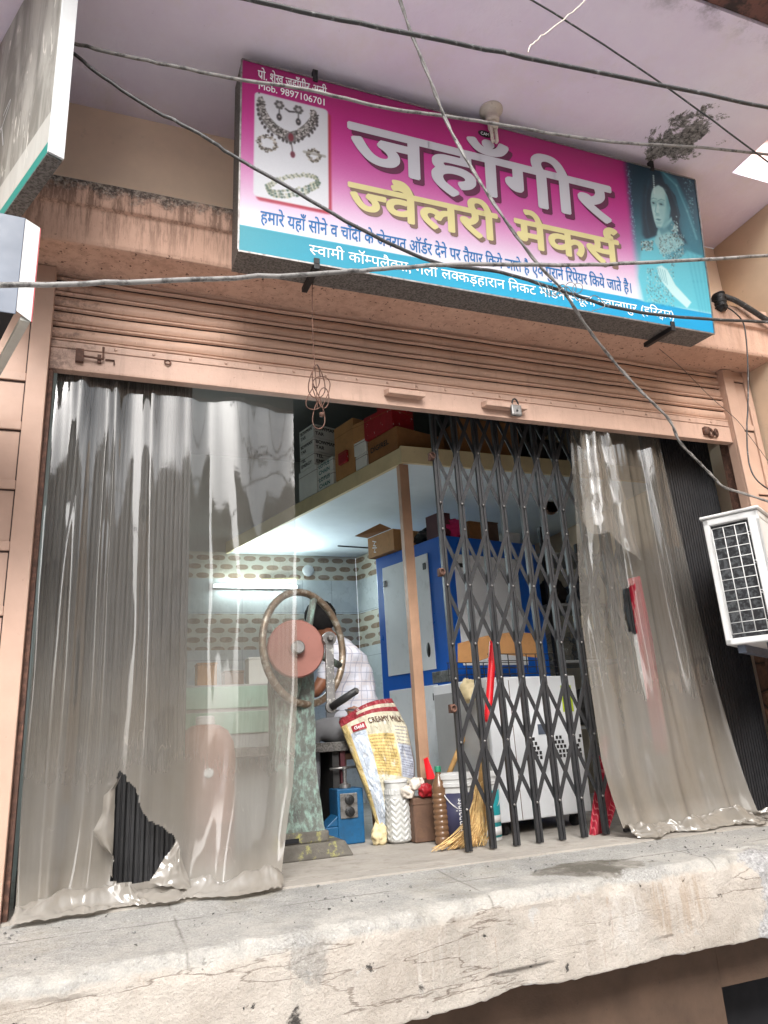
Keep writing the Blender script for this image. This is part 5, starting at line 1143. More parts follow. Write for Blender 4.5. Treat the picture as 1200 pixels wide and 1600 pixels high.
# ---- white water-chiller on castors behind the gate
w0 = P(781,1287,z=0.075); w1 = P(926,1268,z=0.075); fd = (w1-w0); fd.z = 0; WW = fd.length; fd.normalize(); bdv = Vector((-fd.y, fd.x, 0)); bdv = bdv if bdv.y > 0 else -bdv
tz = P(797,1057,y=w0.y).z; w0 = Vector((w0.x,w0.y,0))
CH = thing('chiller', w0+fd*WW/2+bdv*0.3, 'white chiller cabinet on castors with a vent grid behind the gate', 'chiller')
m = MB(); m.obox(w0+Vector((0,0,0.075)), fd*WW, bdv*0.62, Vector((0,0,tz-0.075))); m.build('casing', M['white_enamel'], CH, bevel=0.008, seg=3)
nf = Vector((fd.y,-fd.x,0)); nf = nf if nf.y < 0 else -nf
m = MB(); m.obox(w0-fd*0.0025+bdv*0.02+Vector((0,0,0.10)), -fd*0.004, bdv*0.58, Vector((0,0,tz-0.16))); m.build('side_panel', M['grey_enamel'], CH)
m = MB(); m.obox(w0+fd*0.16+nf*0.001+Vector((0,0,0.08)), fd*0.004, nf*0.001, Vector((0,0,tz-0.10))); m.build('seam', M['tin'], CH)
m = MB()
vz = P(860,1155,y=w0.y).z; 
for (cu, n0) in ((0.42,5),(0.72,5),(0.93,2)):
    for r_ in range(5):
        nn_ = n0-max(0, r_-1)*1 if r_ > 1 else n0
        for c_ in range(max(1, nn_)):
            u = cu*WW+(c_-(nn_-1)/2)*0.028; z = vz-0.11+r_*0.027
            m.obox(w0+fd*(u-0.009)+nf*0.0012+Vector((0,0,z)), fd*0.018, nf*0.001, Vector((0,0,0.019)))
m.build('vent_grid', M['black'], CH)
m = MB(); m.obox(w0+fd*(WW-0.13)+nf*0.0014+Vector((0,0,tz-0.22)), fd*0.085, nf*0.001, Vector((0,0,0.16))); m.build('yellow_label', M['greenlabel'], CH)
m = MB(); m.obox(w0+fd*(WW*0.5)+nf*0.0014+Vector((0,0,vz+0.03)), fd*0.12, nf*0.001, Vector((0,0,0.06))); m.build('data_label', M['grey_metal'], CH)
for (a_, b_) in ((0.08,0.08),(WW-0.08,0.08),(0.08,0.54),(WW-0.08,0.54)):
    q = w0+fd*a_+bdv*b_; m = MB(); m.lathe([(0.034,-0.014),(0.034,0.014)], q+Vector((0,0,0.034)), 18, fd); m.box(q+Vector((-0.02,-0.02,0.055)), q+Vector((0.02,0.02,0.074))); m.build('castor', M['black'], CH)
# wire rack with a sheet of cardboard on the chiller
WR = thing('wire_rack', w0+fd*WW/2+bdv*0.3+Vector((0,0,tz+0.02)), 'black wire rack standing on top of the white chiller', 'rack')
zr = tz+0.02
for s_ in (0.03, 0.5):
    m = MB()
    for k in range(9): m.tube([w0+fd*(0.06+k*(WW-0.12)/8)+bdv*s_+Vector((0,0,zr)), w0+fd*(0.06+k*(WW-0.12)/8)+bdv*s_+Vector((0,0,zr+0.12))], 0.0035, 5)
    for z in (0.0, 0.04, 0.08, 0.12): m.tube([w0+fd*0.05+bdv*s_+Vector((0,0,zr+z)), w0+fd*(WW-0.05)+bdv*s_+Vector((0,0,zr+z))], 0.003, 5)
    m.build('wire_mesh', M['black_iron'], WR)
a, b, c, d = P(716,1012,y=1.12), P(845,1030,y=1.05), P(838,985,y=1.12), P(735,1000,y=1.15)
m = MB(); pts = [P(u,v,y=1.12) for u, v in ((716,1035),(740,1036),(780,1022),(842,1028),(842,990),(800,988),(760,994),(716,1006))]
m.prism(pts, (0,0.012,0.004)); tag(m.build('cardboard_sheet', M['card'], None, bevel=0.002), 'torn orange-brown cardboard sheet laid on the wire rack', 'cardboard')
# red pipe with ribbed grip
pa, pb = P(771,1002,y=0.40), P(762,1128,y=0.36); RP = thing('red_pipe', pb, 'bright red plastic pipe with ribbed grip leaning behind the gate', 'pipe')
m = MB(); n = 40; ps = [pa+(pb-pa)*k/n for k in range(n+1)]; m.tube(ps, [0.021+(0.003 if (k < 10 and k % 2) or (k > 30 and k % 2) else 0) for k in range(n+1)], 14); m.build('pipe', M['red_plastic'], RP, smooth=True)
# pale sack hanging by the chiller
blob('pale_bag', P(733,1080,y=0.62), (0.055,0.06,0.07), M['cream'], 'small pale yellow bag beside the red pipe', 'bag', 3.3, 0.25, 2.0)

# ---- paint buckets, broom, pole
def bucket(name, px, pyb, y, r, hgt, mats, label, handle=True, text=None, band=None):
    c = P(px, pyb, y=y); c.z = 0.002; T = thing(name, c, label, 'bucket', 'paint buckets behind the gate')
    m = MB(); m.lathe([(r*0.88,0),(r*0.9,0.004),(r*0.98,hgt*0.80),(r*0.985,hgt*0.80)], c, 36); m.lathe([(r*1.0,hgt*0.801),(r*1.07,hgt*0.81),(r*1.07,hgt*0.86),(r*1.01,hgt*0.87),(r*1.01,hgt*0.91),(r*1.08,hgt*0.92),(r*1.08,hgt*0.985),(r*1.03,hgt),(r*0.97,hgt),(r*0.95,hgt*0.6),(0,hgt*0.55)], c, 36); m.build('bucket_body', mats[0], T, auto=40)
    m = MB(); m.lathe([(r*0.915,hgt*0.05),(r*0.983,hgt*0.72)], c, 36); lb = m.build('label_band', mats[1], T, smooth=True)
    if band:
        m = MB(); m.lathe([(r*0.925,hgt*0.08),(r*0.935,hgt*0.2)], c, 36); m.lathe([(r*0.945,hgt*0.26),(r*0.953,hgt*0.36)], c, 36); m.build('stripe', band, T, smooth=True)
    if handle:
        m = MB(); m.tube([c+Vector((r*1.10*math.cos(t), -r*0.9*abs(math.sin(t))-0.0, hgt*0.88-hgt*0.42*math.sin(t))) for t in np.linspace(0, math.pi, 18)], 0.0032, 6); m.build('handle', M['white_plastic'], T, smooth=True)
    if text:
        V, F, w_ = layout(text, 0.012); em = 0.078; m = MB(); rr = r*0.985
        def fr(a_, z): t = -math.pi/2-0.32+a_/rr; k = 0.91+0.075*(z/hgt-0.05)/0.67; return c+Vector((r*(k+0.012)*math.cos(t), r*(k+0.012)*math.sin(t), z))
        m.add([fr(-(p[1]-0.25)*em, 0.025+p[0]*em*0.62) for p in V], F); m.build('printed_text', M['white_ink'], T, recalc=False)
    return T
bucket('paint_bucket', 722, 1318, 0.60, 0.105, 0.36, (M['white_plastic'], M['navy']), 'white paint bucket with navy label reading asianpaints behind the gate bar', True, 'asianpaints')
bucket('paint_bucket', 764, 1322, 0.56, 0.085, 0.36, (M['white_plastic'], M['teal_label']), 'white and teal paint bucket behind the broom', True, None, M['white_ink'])
# broom: bundle of straw stems sweeping to the left
BR = thing('broom', P(745,1330,y=0.40), 'straw grass broom leaning on the gate with bristles swept left', 'broom')
rb = random.Random(5)
top, neck = P(757,1165,y=0.40), P(752,1228,y=0.39)
for nm, mt, cnt in (('bristles', M['straw'], 95), ('bristle', M['straw2'], 60)):
    m = MB()
    for k in range(cnt):
        u1 = rb.random(); 
        endx = 672+(760-672)*rb.random()**0.75; endy = 1334-(endx-672)*0.02-rb.random()*8
        e = P(endx, endy, y=0.355+rb.random()*0.05); e.z = max(0.006, e.z*0.5+rb.random()*0.02)
        s = neck+Vector((rb.uniform(-0.03,0.03), rb.uniform(-0.02,0.02), rb.uniform(-0.02,0.03)))
        mid = P(745+(endx-745)*0.28+rb.uniform(-8,8)+12*rb.random(), 1290+rb.uniform(-6,10), y=0.36+rb.random()*0.05)
        m.tube(smooth_pts([s, s*0.45+mid*0.55+Vector((0.006,0,0.01)), mid, e], 3), [0.0028]*6+[0.0022]*3+[0.0012], 4, caps=False)
    m.build('bristles', mt, BR, smooth=True)
m = MB(); m.tube([neck+Vector((0,0,-0.02)), top], [0.026,0.014], 12); m.build('handle', M['straw2'], BR, smooth=True)
m = MB(); m.tube([P(699,1215,y=0.80), P(752,1085,y=0.95)], 0.016, 10); tag(m.build('bamboo_pole', M['straw2'], None, smooth=True), 'pale bamboo pole leaning out of the paint bucket', 'pole')

# ---- tin, pot, bottle, jar
c = P(668,1317,y=0.80); c.z = 0.002; TN = thing('tin_box', c, 'square brown tin box on the floor beside the bottle', 'tin')
m = MB(); m.box(c+Vector((-0.098,-0.06,0)), c+Vector((0.088,0.09,0.235))); m.build('tin_body', M['tin'], TN, bevel=0.008, seg=3)
m = MB(); m.box(c+Vector((-0.102,-0.064,0.2)), c+Vector((0.092,0.094,0.206))); m.build('lid_edge', M['tin'], TN)
m = MB(); pc = c+Vector((0.05,0.02,0.238)); m.lathe([(0.055,0),(0.062,0.01),(0.075,0.085),(0.078,0.09),(0.07,0.09),(0.058,0.02),(0,0.018)], pc, 24); tag(m.build('pot', M['tin'], None, auto=40), 'small dark pot standing on the brown tin', 'pot')
m = MB(); m.prism([pc+Vector((-0.01,0.0,0.03)), pc+Vector((0.05,0.0,0.06)), pc+Vector((0.01,0.03,0.21)), pc+Vector((-0.02,0.02,0.2))], (0.003,0.012,0)); tag(m.build('packet', M['red_plastic'], None), 'red foil packet sticking up from the small pot', 'packet')
for k in range(3):
    q = c+Vector((-0.11+0.045*k,-0.03-0.02*k,0.24+0.04*(k % 2))); blob('wrapper', q+Vector((0,0,0.03)), (0.04,0.025,0.035), (M['porcelain'], M['porcelain'], M['red_card'])[k], ('crumpled grey white wrapper on the tin beside the sack','crumpled white wrapper at the middle of the tin top','small crumpled red wrapper in front of the pot')[k], 'wrapper', k*3.1, 0.45, 1.6)
c = P(693,1322,y=0.60); c.z = 0.002; BT = thing('bottle', c, 'ribbed plastic bottle of brown liquid with green cap', 'bottle')
pr = [(0.0,0.0),(0.040,0.0),(0.044,0.008)]
for k in range(9): z = 0.02+k*0.028; pr += [(0.044,z),(0.0445,z+0.012),(0.040,z+0.018),(0.040,z+0.022)]
pr += [(0.044,0.275),(0.040,0.30),(0.026,0.335),(0.017,0.355),(0.015,0.372)]
m = MB(); m.lathe(pr, c, 28); m.build('bottle_body', M['bottle'], BT, smooth=True)
m = MB(); m.lathe([(0.018,0.373),(0.018,0.40),(0.016,0.403),(0,0.403)], c, 20); m.build('cap', pm('green_cap', srgb(36,120,90), 0.4), BT, auto=40)
c = P(624,1316,y=0.85); c.z = 0.002; JR = thing('jar', c, 'translucent white jar embossed with zigzags in front of the sack', 'jar')
def jarf(u, v):
    z = 0.32*v; r0 = 0.068 if v < 0.82 else 0.068-0.006*(v-0.82)/0.18
    if v < 0.04: r0 = 0.05+0.018*v/0.04
    t = u*2*math.pi; zig = abs(((u*9) % 1)-0.5)*2; ph = (v*10+zig*0.8) % 1
    r_ = r0+(0.0038 if ph < 0.5 and 0.06 < v < 0.75 else 0.0)+(0.004*(math.sin(u*2*math.pi*24) > 0) if 0.80 < v < 0.90 else 0)
    sq = 1.0/max(abs(math.cos(t)), abs(math.sin(t)))**0.25
    return c+Vector((r_*sq*math.cos(t), r_*sq*math.sin(t), z))
m = MB(); m.grid(jarf, 180, 110); m.build('jar_body', mat_glass('milky_plastic', (0.52,0.52,0.50), 0.3, 0.85), JR, smooth=True)
m = MB(); m.lathe([(0.066,0.321),(0.07,0.324),(0.07,0.335),(0.06,0.34),(0,0.338)], c, 28); m.build('lid', M['white_plastic'], JR, auto=40)

# ---- big printed milk-powder style sack leaning on the bench
SK = thing('sack', P(610,1315,y=0.95), 'large crumpled printed cream and red sack with worn lettering CREAMY MILK', 'sack')
sk = [P(531,1132,y=1.02), P(612,1090,y=1.05), P(650,1190,y=0.97), P(643,1312,y=0.92), P(592,1316,y=0.92), P(566,1235,y=0.95)]
def skf(u, v):
    # v up the sack, u across
    Lp = [(0.0,592,1316),(0.12,588,1290),(0.35,572,1240),(0.65,551,1185),(0.9,534,1140),(1.0,529,1128)]
    Rp = [(0.0,640,1314),(0.12,641,1290),(0.35,648,1245),(0.65,648,1190),(0.85,636,1135),(1.0,612,1091)]
    f = lambda T: (np.interp(v, [q[0] for q in T], [q[1] for q in T]), np.interp(v, [q[0] for q in T], [q[2] for q in T]))
    (lx, ly), (rx, ry) = f(Lp), f(Rp); px = lx+(rx-lx)*u; py = ly+(ry-ly)*u-6*math.sin(math.pi*u)*v*1.6
    bulge = 0.10*(max(0, math.sin(math.pi*u))**0.6)*(max(0.0, 1-abs(v-0.45)/0.62))**0.6
    cr = 0.022*nz(u*3, v*6, 1)+0.020*abs(nz(u*7, v*10, 4))+0.009*abs(nz(u*22, v*20, 6))
    return P(px, py, y=0.93+0.10*v-bulge-cr)
m = MB(); m.grid(skf, 60, 90)
def mat_sack():
    t = NT('printed_sack'); tc = t.n('ShaderNodeUVMap'); x = t.sep(tc.outputs[0])
    def rect(a, b, c_, d): 
        return t.math('MULTIPLY', t.math('MULTIPLY', t.math('GREATER_THAN', x[0], a), t.math('LESS_THAN', x[0], b)), t.math('MULTIPLY', t.math('GREATER_THAN', x[1], c_), t.math('LESS_THAN', x[1], d)))
    k = t.mix(t.noise(5, 4, 0.6, tc.outputs[0]), srgb(222,216,196), srgb(206,198,170))
    k = t.mix(rect(0.0,0.10,0,1), k, srgb(206,182,122)); k = t.mix(rect(0.10,0.34,0.12,0.84), k, srgb(196,206,220))
    k = t.mix(rect(0.34,0.76,0.50,0.80), k, srgb(216,192,128))
    k = t.mix(rect(0.78,0.99,0.50,0.74), k, srgb(186,192,206))
    k = t.mix(rect(0,1,0.93,1.01), k, srgb(150,46,56)); k = t.mix(rect(0.3,1,0.955,0.975), k, srgb(206,196,176))
    def lines(a, b, c_, d, n, col_, seed):
        global _
        cm = t.n('ShaderNodeMapping'); cm.inputs['Scale'].default_value = (26,1,1); t.l(tc.outputs[0], cm.inputs['Vector'])
        row = t.math('LESS_THAN', t.math('FRACT', t.math('MULTIPLY', x[1], n)), 0.45); wn = t.n('ShaderNodeTexNoise'); wn.inputs['Scale'].default_value = 3.0; cb = t.n('ShaderNodeCombineXYZ')
        t.l(t.math('MULTIPLY', x[0], 34.0), cb.inputs[0]); t.l(t.math('FLOOR', t.math('MULTIPLY', x[1], n)), cb.inputs[1]); cb.inputs[2].default_value = seed; t.l(cb.outputs[0], wn.inputs['Vector'])
        return t.math('MULTIPLY', t.math('MULTIPLY', row, t.math('GREATER_THAN', wn.outputs['Fac'], 0.46)), rect(a, b, c_, d))
    k = t.mix(t.math('MULTIPLY', lines(0.36,0.74,0.51,0.79,46,None,1.0), 0.6), k, srgb(140,100,40))
    k = t.mix(t.math('MULTIPLY', lines(0.42,0.95,0.16,0.47,34,None,2.0), 0.7), k, srgb(90,70,66))
    k = t.mix(t.math('MULTIPLY', lines(0.79,0.98,0.51,0.86,50,None,3.0), 0.6), k, srgb(80,84,110))
    k = t.mix(t.math('MULTIPLY', rect(0.15,0.30,0.16,0.8), t.ramp(t.noise(14, 4, 0.6, tc.outputs[0]), 0.5, 0.6)), k, srgb(236,240,246))
    wr = t.noise(11, 6, 0.7, tc.outputs[0], 0.4); k = t.mix(t.ramp(wr, 0.56, 0.72), k, srgb(228,226,220))
    return t.fin(k, 0.32, 0, t.bump(t.noise(7, 6, 0.65, tc.outputs[0], 0.8), 1.0, 0.05), 0.5)
ob = m.build('sack_body', mat_sack(), SK, smooth=True)
uv = ob.data.uv_layers.new(name='UVMap'); co_ = {}
for j in range(91):
    for i in range(61): co_[j*61+i] = (i/60, j/90)
for lp in ob.data.loops: uv.data[lp.index].uv = co_[lp.vertex_index]
sol = ob.modifiers.new('thick', 'SOLIDIFY'); sol.thickness = 0.05; sol.offset = 1 if ob.data.polygons[0].normal.y > 0 else -1
def skfr(u, v, lift): q = skf(min(1, max(0, u)), min(1, max(0, v))); return q+Vector((-0.001,-0.006,0.001))
lettering('sack_lettering', 'CREAMY MILK', M['tin'], skfr, 0.42, 0.98, 0.872, 0.045, SK, 0.03)
m = MB(); m.grid(lambda a_, b_: skfr(0.14+0.22*a_, 0.845+0.045*b_, 0)+Vector((0,-0.001,0)), 10, 4); m.build('red_badge', M['red_tag'], SK, recalc=False)
lettering('badge_lettering', 'Gold', M['white_ink'], lambda u, v, l: skfr(u, v, l)+Vector((0,-0.004,0)), 0.17, 0.33, 0.858, 0.032, SK, 0.03)
c = P(592,1300,y=0.86); blob('wrapper', (c.x,c.y,0.055), (0.045,0.04,0.055), M['cream'], 'crumpled yellow wrapper at the foot of the printed sack', 'wrapper', 8.2, 0.4, 2.0, 0.0)

# ---- small blue bench mill with two dials
c = P(545,1316,y=1.05); c.z = 0.002; VS = thing('hand_mill', c, 'small blue hand mill with two dial knobs and T-bar screw', 'hand mill')
m = MB(); m.box(c+Vector((-0.075,-0.05,0.0)), c+Vector((0.085,0.12,0.30))); m.box(c+Vector((-0.19,-0.055,0.0)), c+Vector((-0.0755,0.10,0.10))); m.prism([c+Vector((-0.0756,-0.05,0.1005)), c+Vector((-0.0756,-0.05,0.16)), c+Vector((-0.15,-0.05,0.1005))], (0,0.14,0)); m.build('mill_body', M['blue_dark'], VS, bevel=0.006)
m = MB(); m.box(c+Vector((-0.06,-0.058,0.14)), c+Vector((0.045,-0.0505,0.275))); fp_ = m.build('face_plate', M['steel'], VS, bevel=0.002)
m = MB()
for z in (0.175, 0.24): m.lathe([(0.027,0),(0.027,0.014),(0.02,0.018),(0.008,0.018),(0.008,0.026),(0,0.026)], c+Vector((-0.005,-0.0585,z)), 20, (0,-1,0))
m.build('dial', M['black'], fp_, auto=40)
m = MB(); m.lathe([(0.035,0.301),(0.035,0.32),(0.012,0.33),(0.010,0.40),(0.016,0.405),(0.016,0.42),(0,0.42)], c+Vector((0.0,0.03,0)), 16); m.build('screw', M['steel'], VS, auto=40)
m = MB(); m.tube([c+Vector((-0.09,0.03,0.412)), c+Vector((0.085,0.03,0.416))], 0.008, 8); m.build('t_bar', M['steel'], VS, smooth=True)

# ---- workbench with black stone top
t0 = P(542,1158,y=1.10); BN = thing('workbench', Vector((t0.x-0.5,1.4,0)), 'dark workbench with speckled black top behind the iron mill', 'workbench')
m = MB(); m.box((0.75,1.08,t0.z-0.055),(t0.x,1.75,t0.z)); m.build('bench_top', M['granite'], BN, bevel=0.004)
m = MB(); m.box((0.80,1.45,0.0),(t0.x-0.06,1.50,t0.z-0.056)); m.box((t0.x-0.09,1.12,0.0),(t0.x-0.05,1.44,t0.z-0.056)); m.build('bench_panel', M['rubber'], BN)
m = MB(); m.box((t0.x-0.045,1.10,0.0),(t0.x-0.015,1.16,t0.z-0.056)); m.build('leg', M['maroon'], BN)
# pale green drawer cabinet further left
g0, g1 = P(284,1072,y=1.25), P(432,1135,y=1.25); GD = thing('drawer_cabinet', Vector((g0.x+0.3,1.5,0)), 'pale green drawer cabinet blurred behind the left plastic curtain', 'cabinet')
m = MB(); m.box((g0.x,1.25,0.0),(g0.x+0.62,1.8,g0.z)); m.build('cabinet_body', M['grey_enamel'], GD, bevel=0.004)
for k in range(2): m = MB(); m.box((g0.x+0.012,1.236,g0.z-0.14-0.15*k),(g0.x+0.60,1.2485,g0.z-0.012-0.15*k)); m.build('drawer', M['green_top'], GD, bevel=0.003)
for (x, y, h_, mt, lb) in ((0.10,1.34,0.13,'card','small brown box on the green drawer cabinet'),(0.27,1.36,0.08,'tin','dark tin on the green drawer cabinet'),(0.42,1.35,0.16,'white_card','white box on the green drawer cabinet')):
    m = MB(); m.box((g0.x+x,y,g0.z+0.002),(g0.x+x+0.12,y+0.13,g0.z+h_)); m.box((g0.x+x-0.003,y-0.003,g0.z+h_+0.001),(g0.x+x+0.123,y+0.133,g0.z+h_+0.015)); tag(m.build('box', M[mt], None, bevel=0.003), lb, 'box')
# pinkish drum standing behind the curtain
h0 = P(318,1335,y=0.80); h0.z = 0.002; CR = thing('drum', h0, 'pinkish beige drum with rounded shoulder and white sticker behind the curtain', 'drum')
m = MB(); m.lathe([(0.0,0.0),(0.15,0.0),(0.158,0.01),(0.158,0.20),(0.163,0.21),(0.158,0.22),(0.160,0.52),(0.150,0.60),(0.120,0.66),(0.075,0.69),(0.05,0.695),(0,0.695)], h0, 40); m.build('drum_body', M['pinkbeige'], CR, auto=50)
m = MB(); m.lathe([(0.05,0.696),(0.05,0.73),(0.04,0.74),(0,0.74)], h0, 24); m.build('cap', M['white_plastic'], CR, auto=40)
m = MB(); q = P(320,1208,y=0.64); m.lathe([(0.024,0),(0.024,0.002),(0.008,0.002)], Vector((h0.x, h0.y-0.164, q.z)), 20, (0,-1,0)); m.build('sticker', M['white_ink'], CR)

# ---- cast-iron rolling mill with handwheel
hc = P(458,1016,y=0.60); RM = thing('rolling_mill', Vector((hc.x,0.75,0)), 'old green iron rolling mill with spoked handwheel and crank', 'rolling mill')
xa, xb = P(432,1200,y=0.72).x, P(487,1200,y=0.72).x
m = MB()
def colf(u, v):
    pts = [(xa-0.03,0.68),(xb+0.035,0.68),(xb+0.035,0.86),(xa-0.03,0.86)]
    z = 0.13+0.98*v; k = 1.0 if v > 0.25 else 1+0.25*(0.25-v)/0.25
    cx, cy = (xa+xb)/2, 0.77; s = u*4; i = int(s) % 4; f = s-int(s); a_, b_ = pts[i], pts[(i+1) % 4]
    x, y = a_[0]+(b_[0]-a_[0])*f, a_[1]+(b_[1]-a_[1])*f
    x = cx+(x-cx)*k*0.86; y = cy+(y-cy)*k; return (x+0.006*nz(x*9, z*9), y+0.006*nz(x*11, z*11, 3), z)
m.grid(colf, 40, 60); m.box((xa,0.70,1.10),(xb,0.85,1.13)); m.build('column', M['patina'], RM)
bx0, bx1 = P(424,1330,y=0.66).x, P(548,1330,y=0.66).x
m = MB(); m.prism([(bx0-0.05,0.60,0.0),(bx1,0.60,0.0),(bx1-0.04,0.62,0.075),(bx0-0.02,0.62,0.075)], (0,0.42,0)); m.box((bx0,0.64,0.0755),(bx1-0.12,0.95,0.13)); bs = m.build('base', M['base_grime'], RM, bevel=0.008)
m = MB(); m.box((bx0+0.05,0.637,0.083),(bx0+0.14,0.6395,0.105)); m.build('slot', M['void'], bs)
axd = Vector((0.0,-1,0.03)).normalized(); axw = Vector((0.50,-0.86,0.03)).normalized()
m = MB(); m.lathe([(0.0,-0.02),(0.150,-0.02),(0.157,-0.012),(0.157,0.012),(0.150,0.02),(0.045,0.022),(0.045,0.03),(0,0.03)], hc-Vector((0,0.06,0)), 48, axd); m.build('flywheel_disc', M['disc'], RM, auto=35)
m = MB(); m.lathe([(0.036,0.0),(0.036,0.03),(0.03,0.036),(0,0.036)], hc-Vector((0,0.06,0))+axd*0.031, 24, axd); m.build('hub_cap', M['steel'], RM, auto=40)
wc = P(476,1011,y=0.70)
m = MB(); m.torus(wc, 0.315, 0.021, axw, 72, 12); rg = m.build('handwheel', M['ring'], RM, smooth=True)
Xw = axw.orthogonal().normalized(); Yw = axw.cross(Xw)
for k in range(4):
    t = k*math.pi/2+0.55; dr = Xw*math.cos(t)+Yw*math.sin(t); m = MB(); m.tube([wc+dr*0.03, wc+dr*0.17, wc+dr*0.30], [0.028,0.022,0.020], 10); m.build('spoke', M['patina'], rg, smooth=True)
m = MB(); m.lathe([(0.06,-0.08),(0.06,0.04)], wc, 24, axw); m.build('axle', M['patina'], RM, smooth=False)
ca_ = P(514,998,y=0.50); cb_ = P(517,1105,y=0.46)
m = MB(); m.bar(ca_, cb_, 0.045, 0.022, (0,-1,0)); m.lathe([(0.038,-0.02),(0.038,0.016),(0,0.016)], ca_, 22, (0,-1,0)); m.lathe([(0.018,0.0),(0.018,0.026),(0.012,0.03),(0,0.03)], ca_+Vector((0,-0.017,0)), 6, (0,-1,0)); m.lathe([(0.03,-0.014),(0.03,0.014)], cb_, 18, (0,-1,0)); m.tube([wc, ca_+Vector((0,0.02,0))], 0.024, 10); m.build('crank_arm', pm('crank_iron', (0.13,0.125,0.12), 0.45, 0.4, 12, 0.7, (0.42,0.41,0.38), 34, 0.56, 0.62, 0.3, 90, metal=0.3), RM, bevel=0.004)
hd = P(557,1079,y=0.34); m = MB(); m.tube([cb_+Vector((0,-0.01,0)), cb_*0.5+hd*0.5, hd], [0.019,0.021,0.018], 14); hh = m.build('crank_handle', M['black'], RM, smooth=True)
m = MB(); m.lathe([(0.012,0),(0.012,0.008),(0,0.008)], hd, 12, (hd-cb_).normalized()); m.build('handle_end', M['steel'], hh)

# ---- red cloth at the gate foot and behind the right curtain
def cloth(name, pix, y, mat, label, nu=20, nv=30, amp=0.02):
    L_ = [p for p in pix[0]]; R_ = [p for p in pix[1]]
    def f(u, v):
        k = v*(len(L_)-1); i = min(int(k), len(L_)-2); t = k-i
        lx = L_[i][0]+(L_[i+1][0]-L_[i][0])*t; ly = L_[i][1]+(L_[i+1][1]-L_[i][1])*t; rx = R_[i][0]+(R_[i+1][0]-R_[i][0])*t; ry = R_[i][1]+(R_[i+1][1]-R_[i][1])*t
        return P(lx+(rx-lx)*u, ly+(ry-ly)*u, y=y+amp*math.sin(u*9+v*2)+amp*0.6*nz(u*5, v*5))
    m = MB(); m.grid(f, nu, nv); o = m.build(name, mat, None, smooth=True); s_ = o.modifiers.new('thick', 'SOLIDIFY'); s_.thickness = 0.004
    return tag(o, label, 'cloth')
cloth('cloth', ([(940,1150),(934,1200),(926,1255),(920,1307)],[(953,1150),(960,1210),(966,1250),(948,1308)]), 0.32, M['redcloth'], 'red striped cloth hanging to the floor behind the last gate bar')
cloth('cloth', ([(978,905),(985,1000),(1000,1100),(1010,1180)],[(1000,900),(1020,1000),(1035,1100),(1045,1180)]), 0.42, M['redcloth'], 'red cloth hanging out of focus behind the right plastic curtain')

# ================================================================== PERSON at the bench, seen from behind the wheel
def skin_obj(name, chains, mat, parent, sub=2, root=0):
    """chains: list of lists of (point, radius); shared points are merged"""
    vs = []; rs = []; es = []; idx = {}
    for ch in chains:
        prev = None
        for p, r in ch:
            key = tuple(round(c, 4) for c in p)
            if key not in idx: idx[key] = len(vs); vs.append(Vector(p)-parent.location); rs.append(r)
            i = idx[key]
            if prev is not None and prev != i: es.append((prev, i))
            prev = i
    me = bpy.data.meshes.new(name); me.from_pydata(vs, es, []); me.materials.append(mat)
    o = bpy.data.objects.new(name, me); col.objects.link(o); o.parent = parent
    o.modifiers.new('skin', 'SKIN'); me.skin_vertices.new() if not me.skin_vertices else None
    for i, sv in enumerate(me.skin_vertices[0].data):
        r = rs[i]; sv.radius = r if isinstance(r, tuple) else (r, r); sv.use_root = (i == root)
    s_ = o.modifiers.new('smooth', 'SUBSURF'); s_.levels = sub; s_.render_levels = sub
    o.modifiers['skin'].use_smooth_shade = True
    return o
Y = 1.36
J = lambda u, v, dy=0.0: tuple(P(u, v, y=Y+dy))
hip, bel, che, upc, nec, hd0 = J(556,1142), J(553,1100), J(543,1050), J(526,1016), J(511,995), J(498,970)
PS = thing('person', Vector((hip[0], Y, 0)), 'person in a checked shirt hunched at the bench behind the handwheel', 'person')
LG, AR = [], []
for s in (-1, 1):
    dy = s*0.10
    LG.append([(hip, 0.12), (J(545,1144,dy), 0.10), (J(500,1138,dy*1.3), 0.075), (J(484,1142,dy*1.4), 0.068)])
knee = [J(484,1142,s*0.14) for s in (-1, 1)]
body = [[(hip,0.12),(bel,0.12),(che,0.13),(upc,0.10),(nec,0.055),(J(506,985),0.055),(hd0,0.085),(J(494,958),0.080)]]
for s in (-1, 1):
    sh = J(528,1022,s*0.17); el = J(492,1085,s*0.20); wr = J(452,1068,s*0.10); pa_ = J(441,1066,s*0.09)
    body.append([(upc,0.10),(sh,0.058),(el,0.042),(wr,0.028),(pa_,0.026)])
    for k in range(4):
        f1 = tuple(Vector(pa_)+Vector((-0.035,(k-1.5)*0.019,0.004-0.004*abs(k-1.5)))); f2 = tuple(Vector(f1)+Vector((-0.026,0,-0.012))); f3 = tuple(Vector(f2)+Vector((-0.014,0,-0.016)))
        body.append([(pa_,0.026),(f1,0.0095),(f2,0.0088),(f3,0.0075)])
    t1 = tuple(Vector(pa_)+Vector((-0.004,-s*0.035,0.0))); t2 = tuple(Vector(t1)+Vector((-0.026,-s*0.008,-0.01)))
    body.append([(pa_,0.026),(t1,0.0105),(t2,0.0085)])
for s in (0, 1):
    dy = (-0.14, 0.14)[s]; k_ = Vector(knee[s]); an = (k_.x-0.02, Y+dy, 0.09); to = (k_.x-0.17, Y+dy, 0.035)
    body.append([(hip,0.12),(J(545,1144,(-0.10,0.10)[s]),0.09),(tuple(k_),0.058),((k_.x-0.01,Y+dy,0.30),0.05),(an,0.036),(to,0.028)])
skin_obj('body', body, M['skin'], PS)
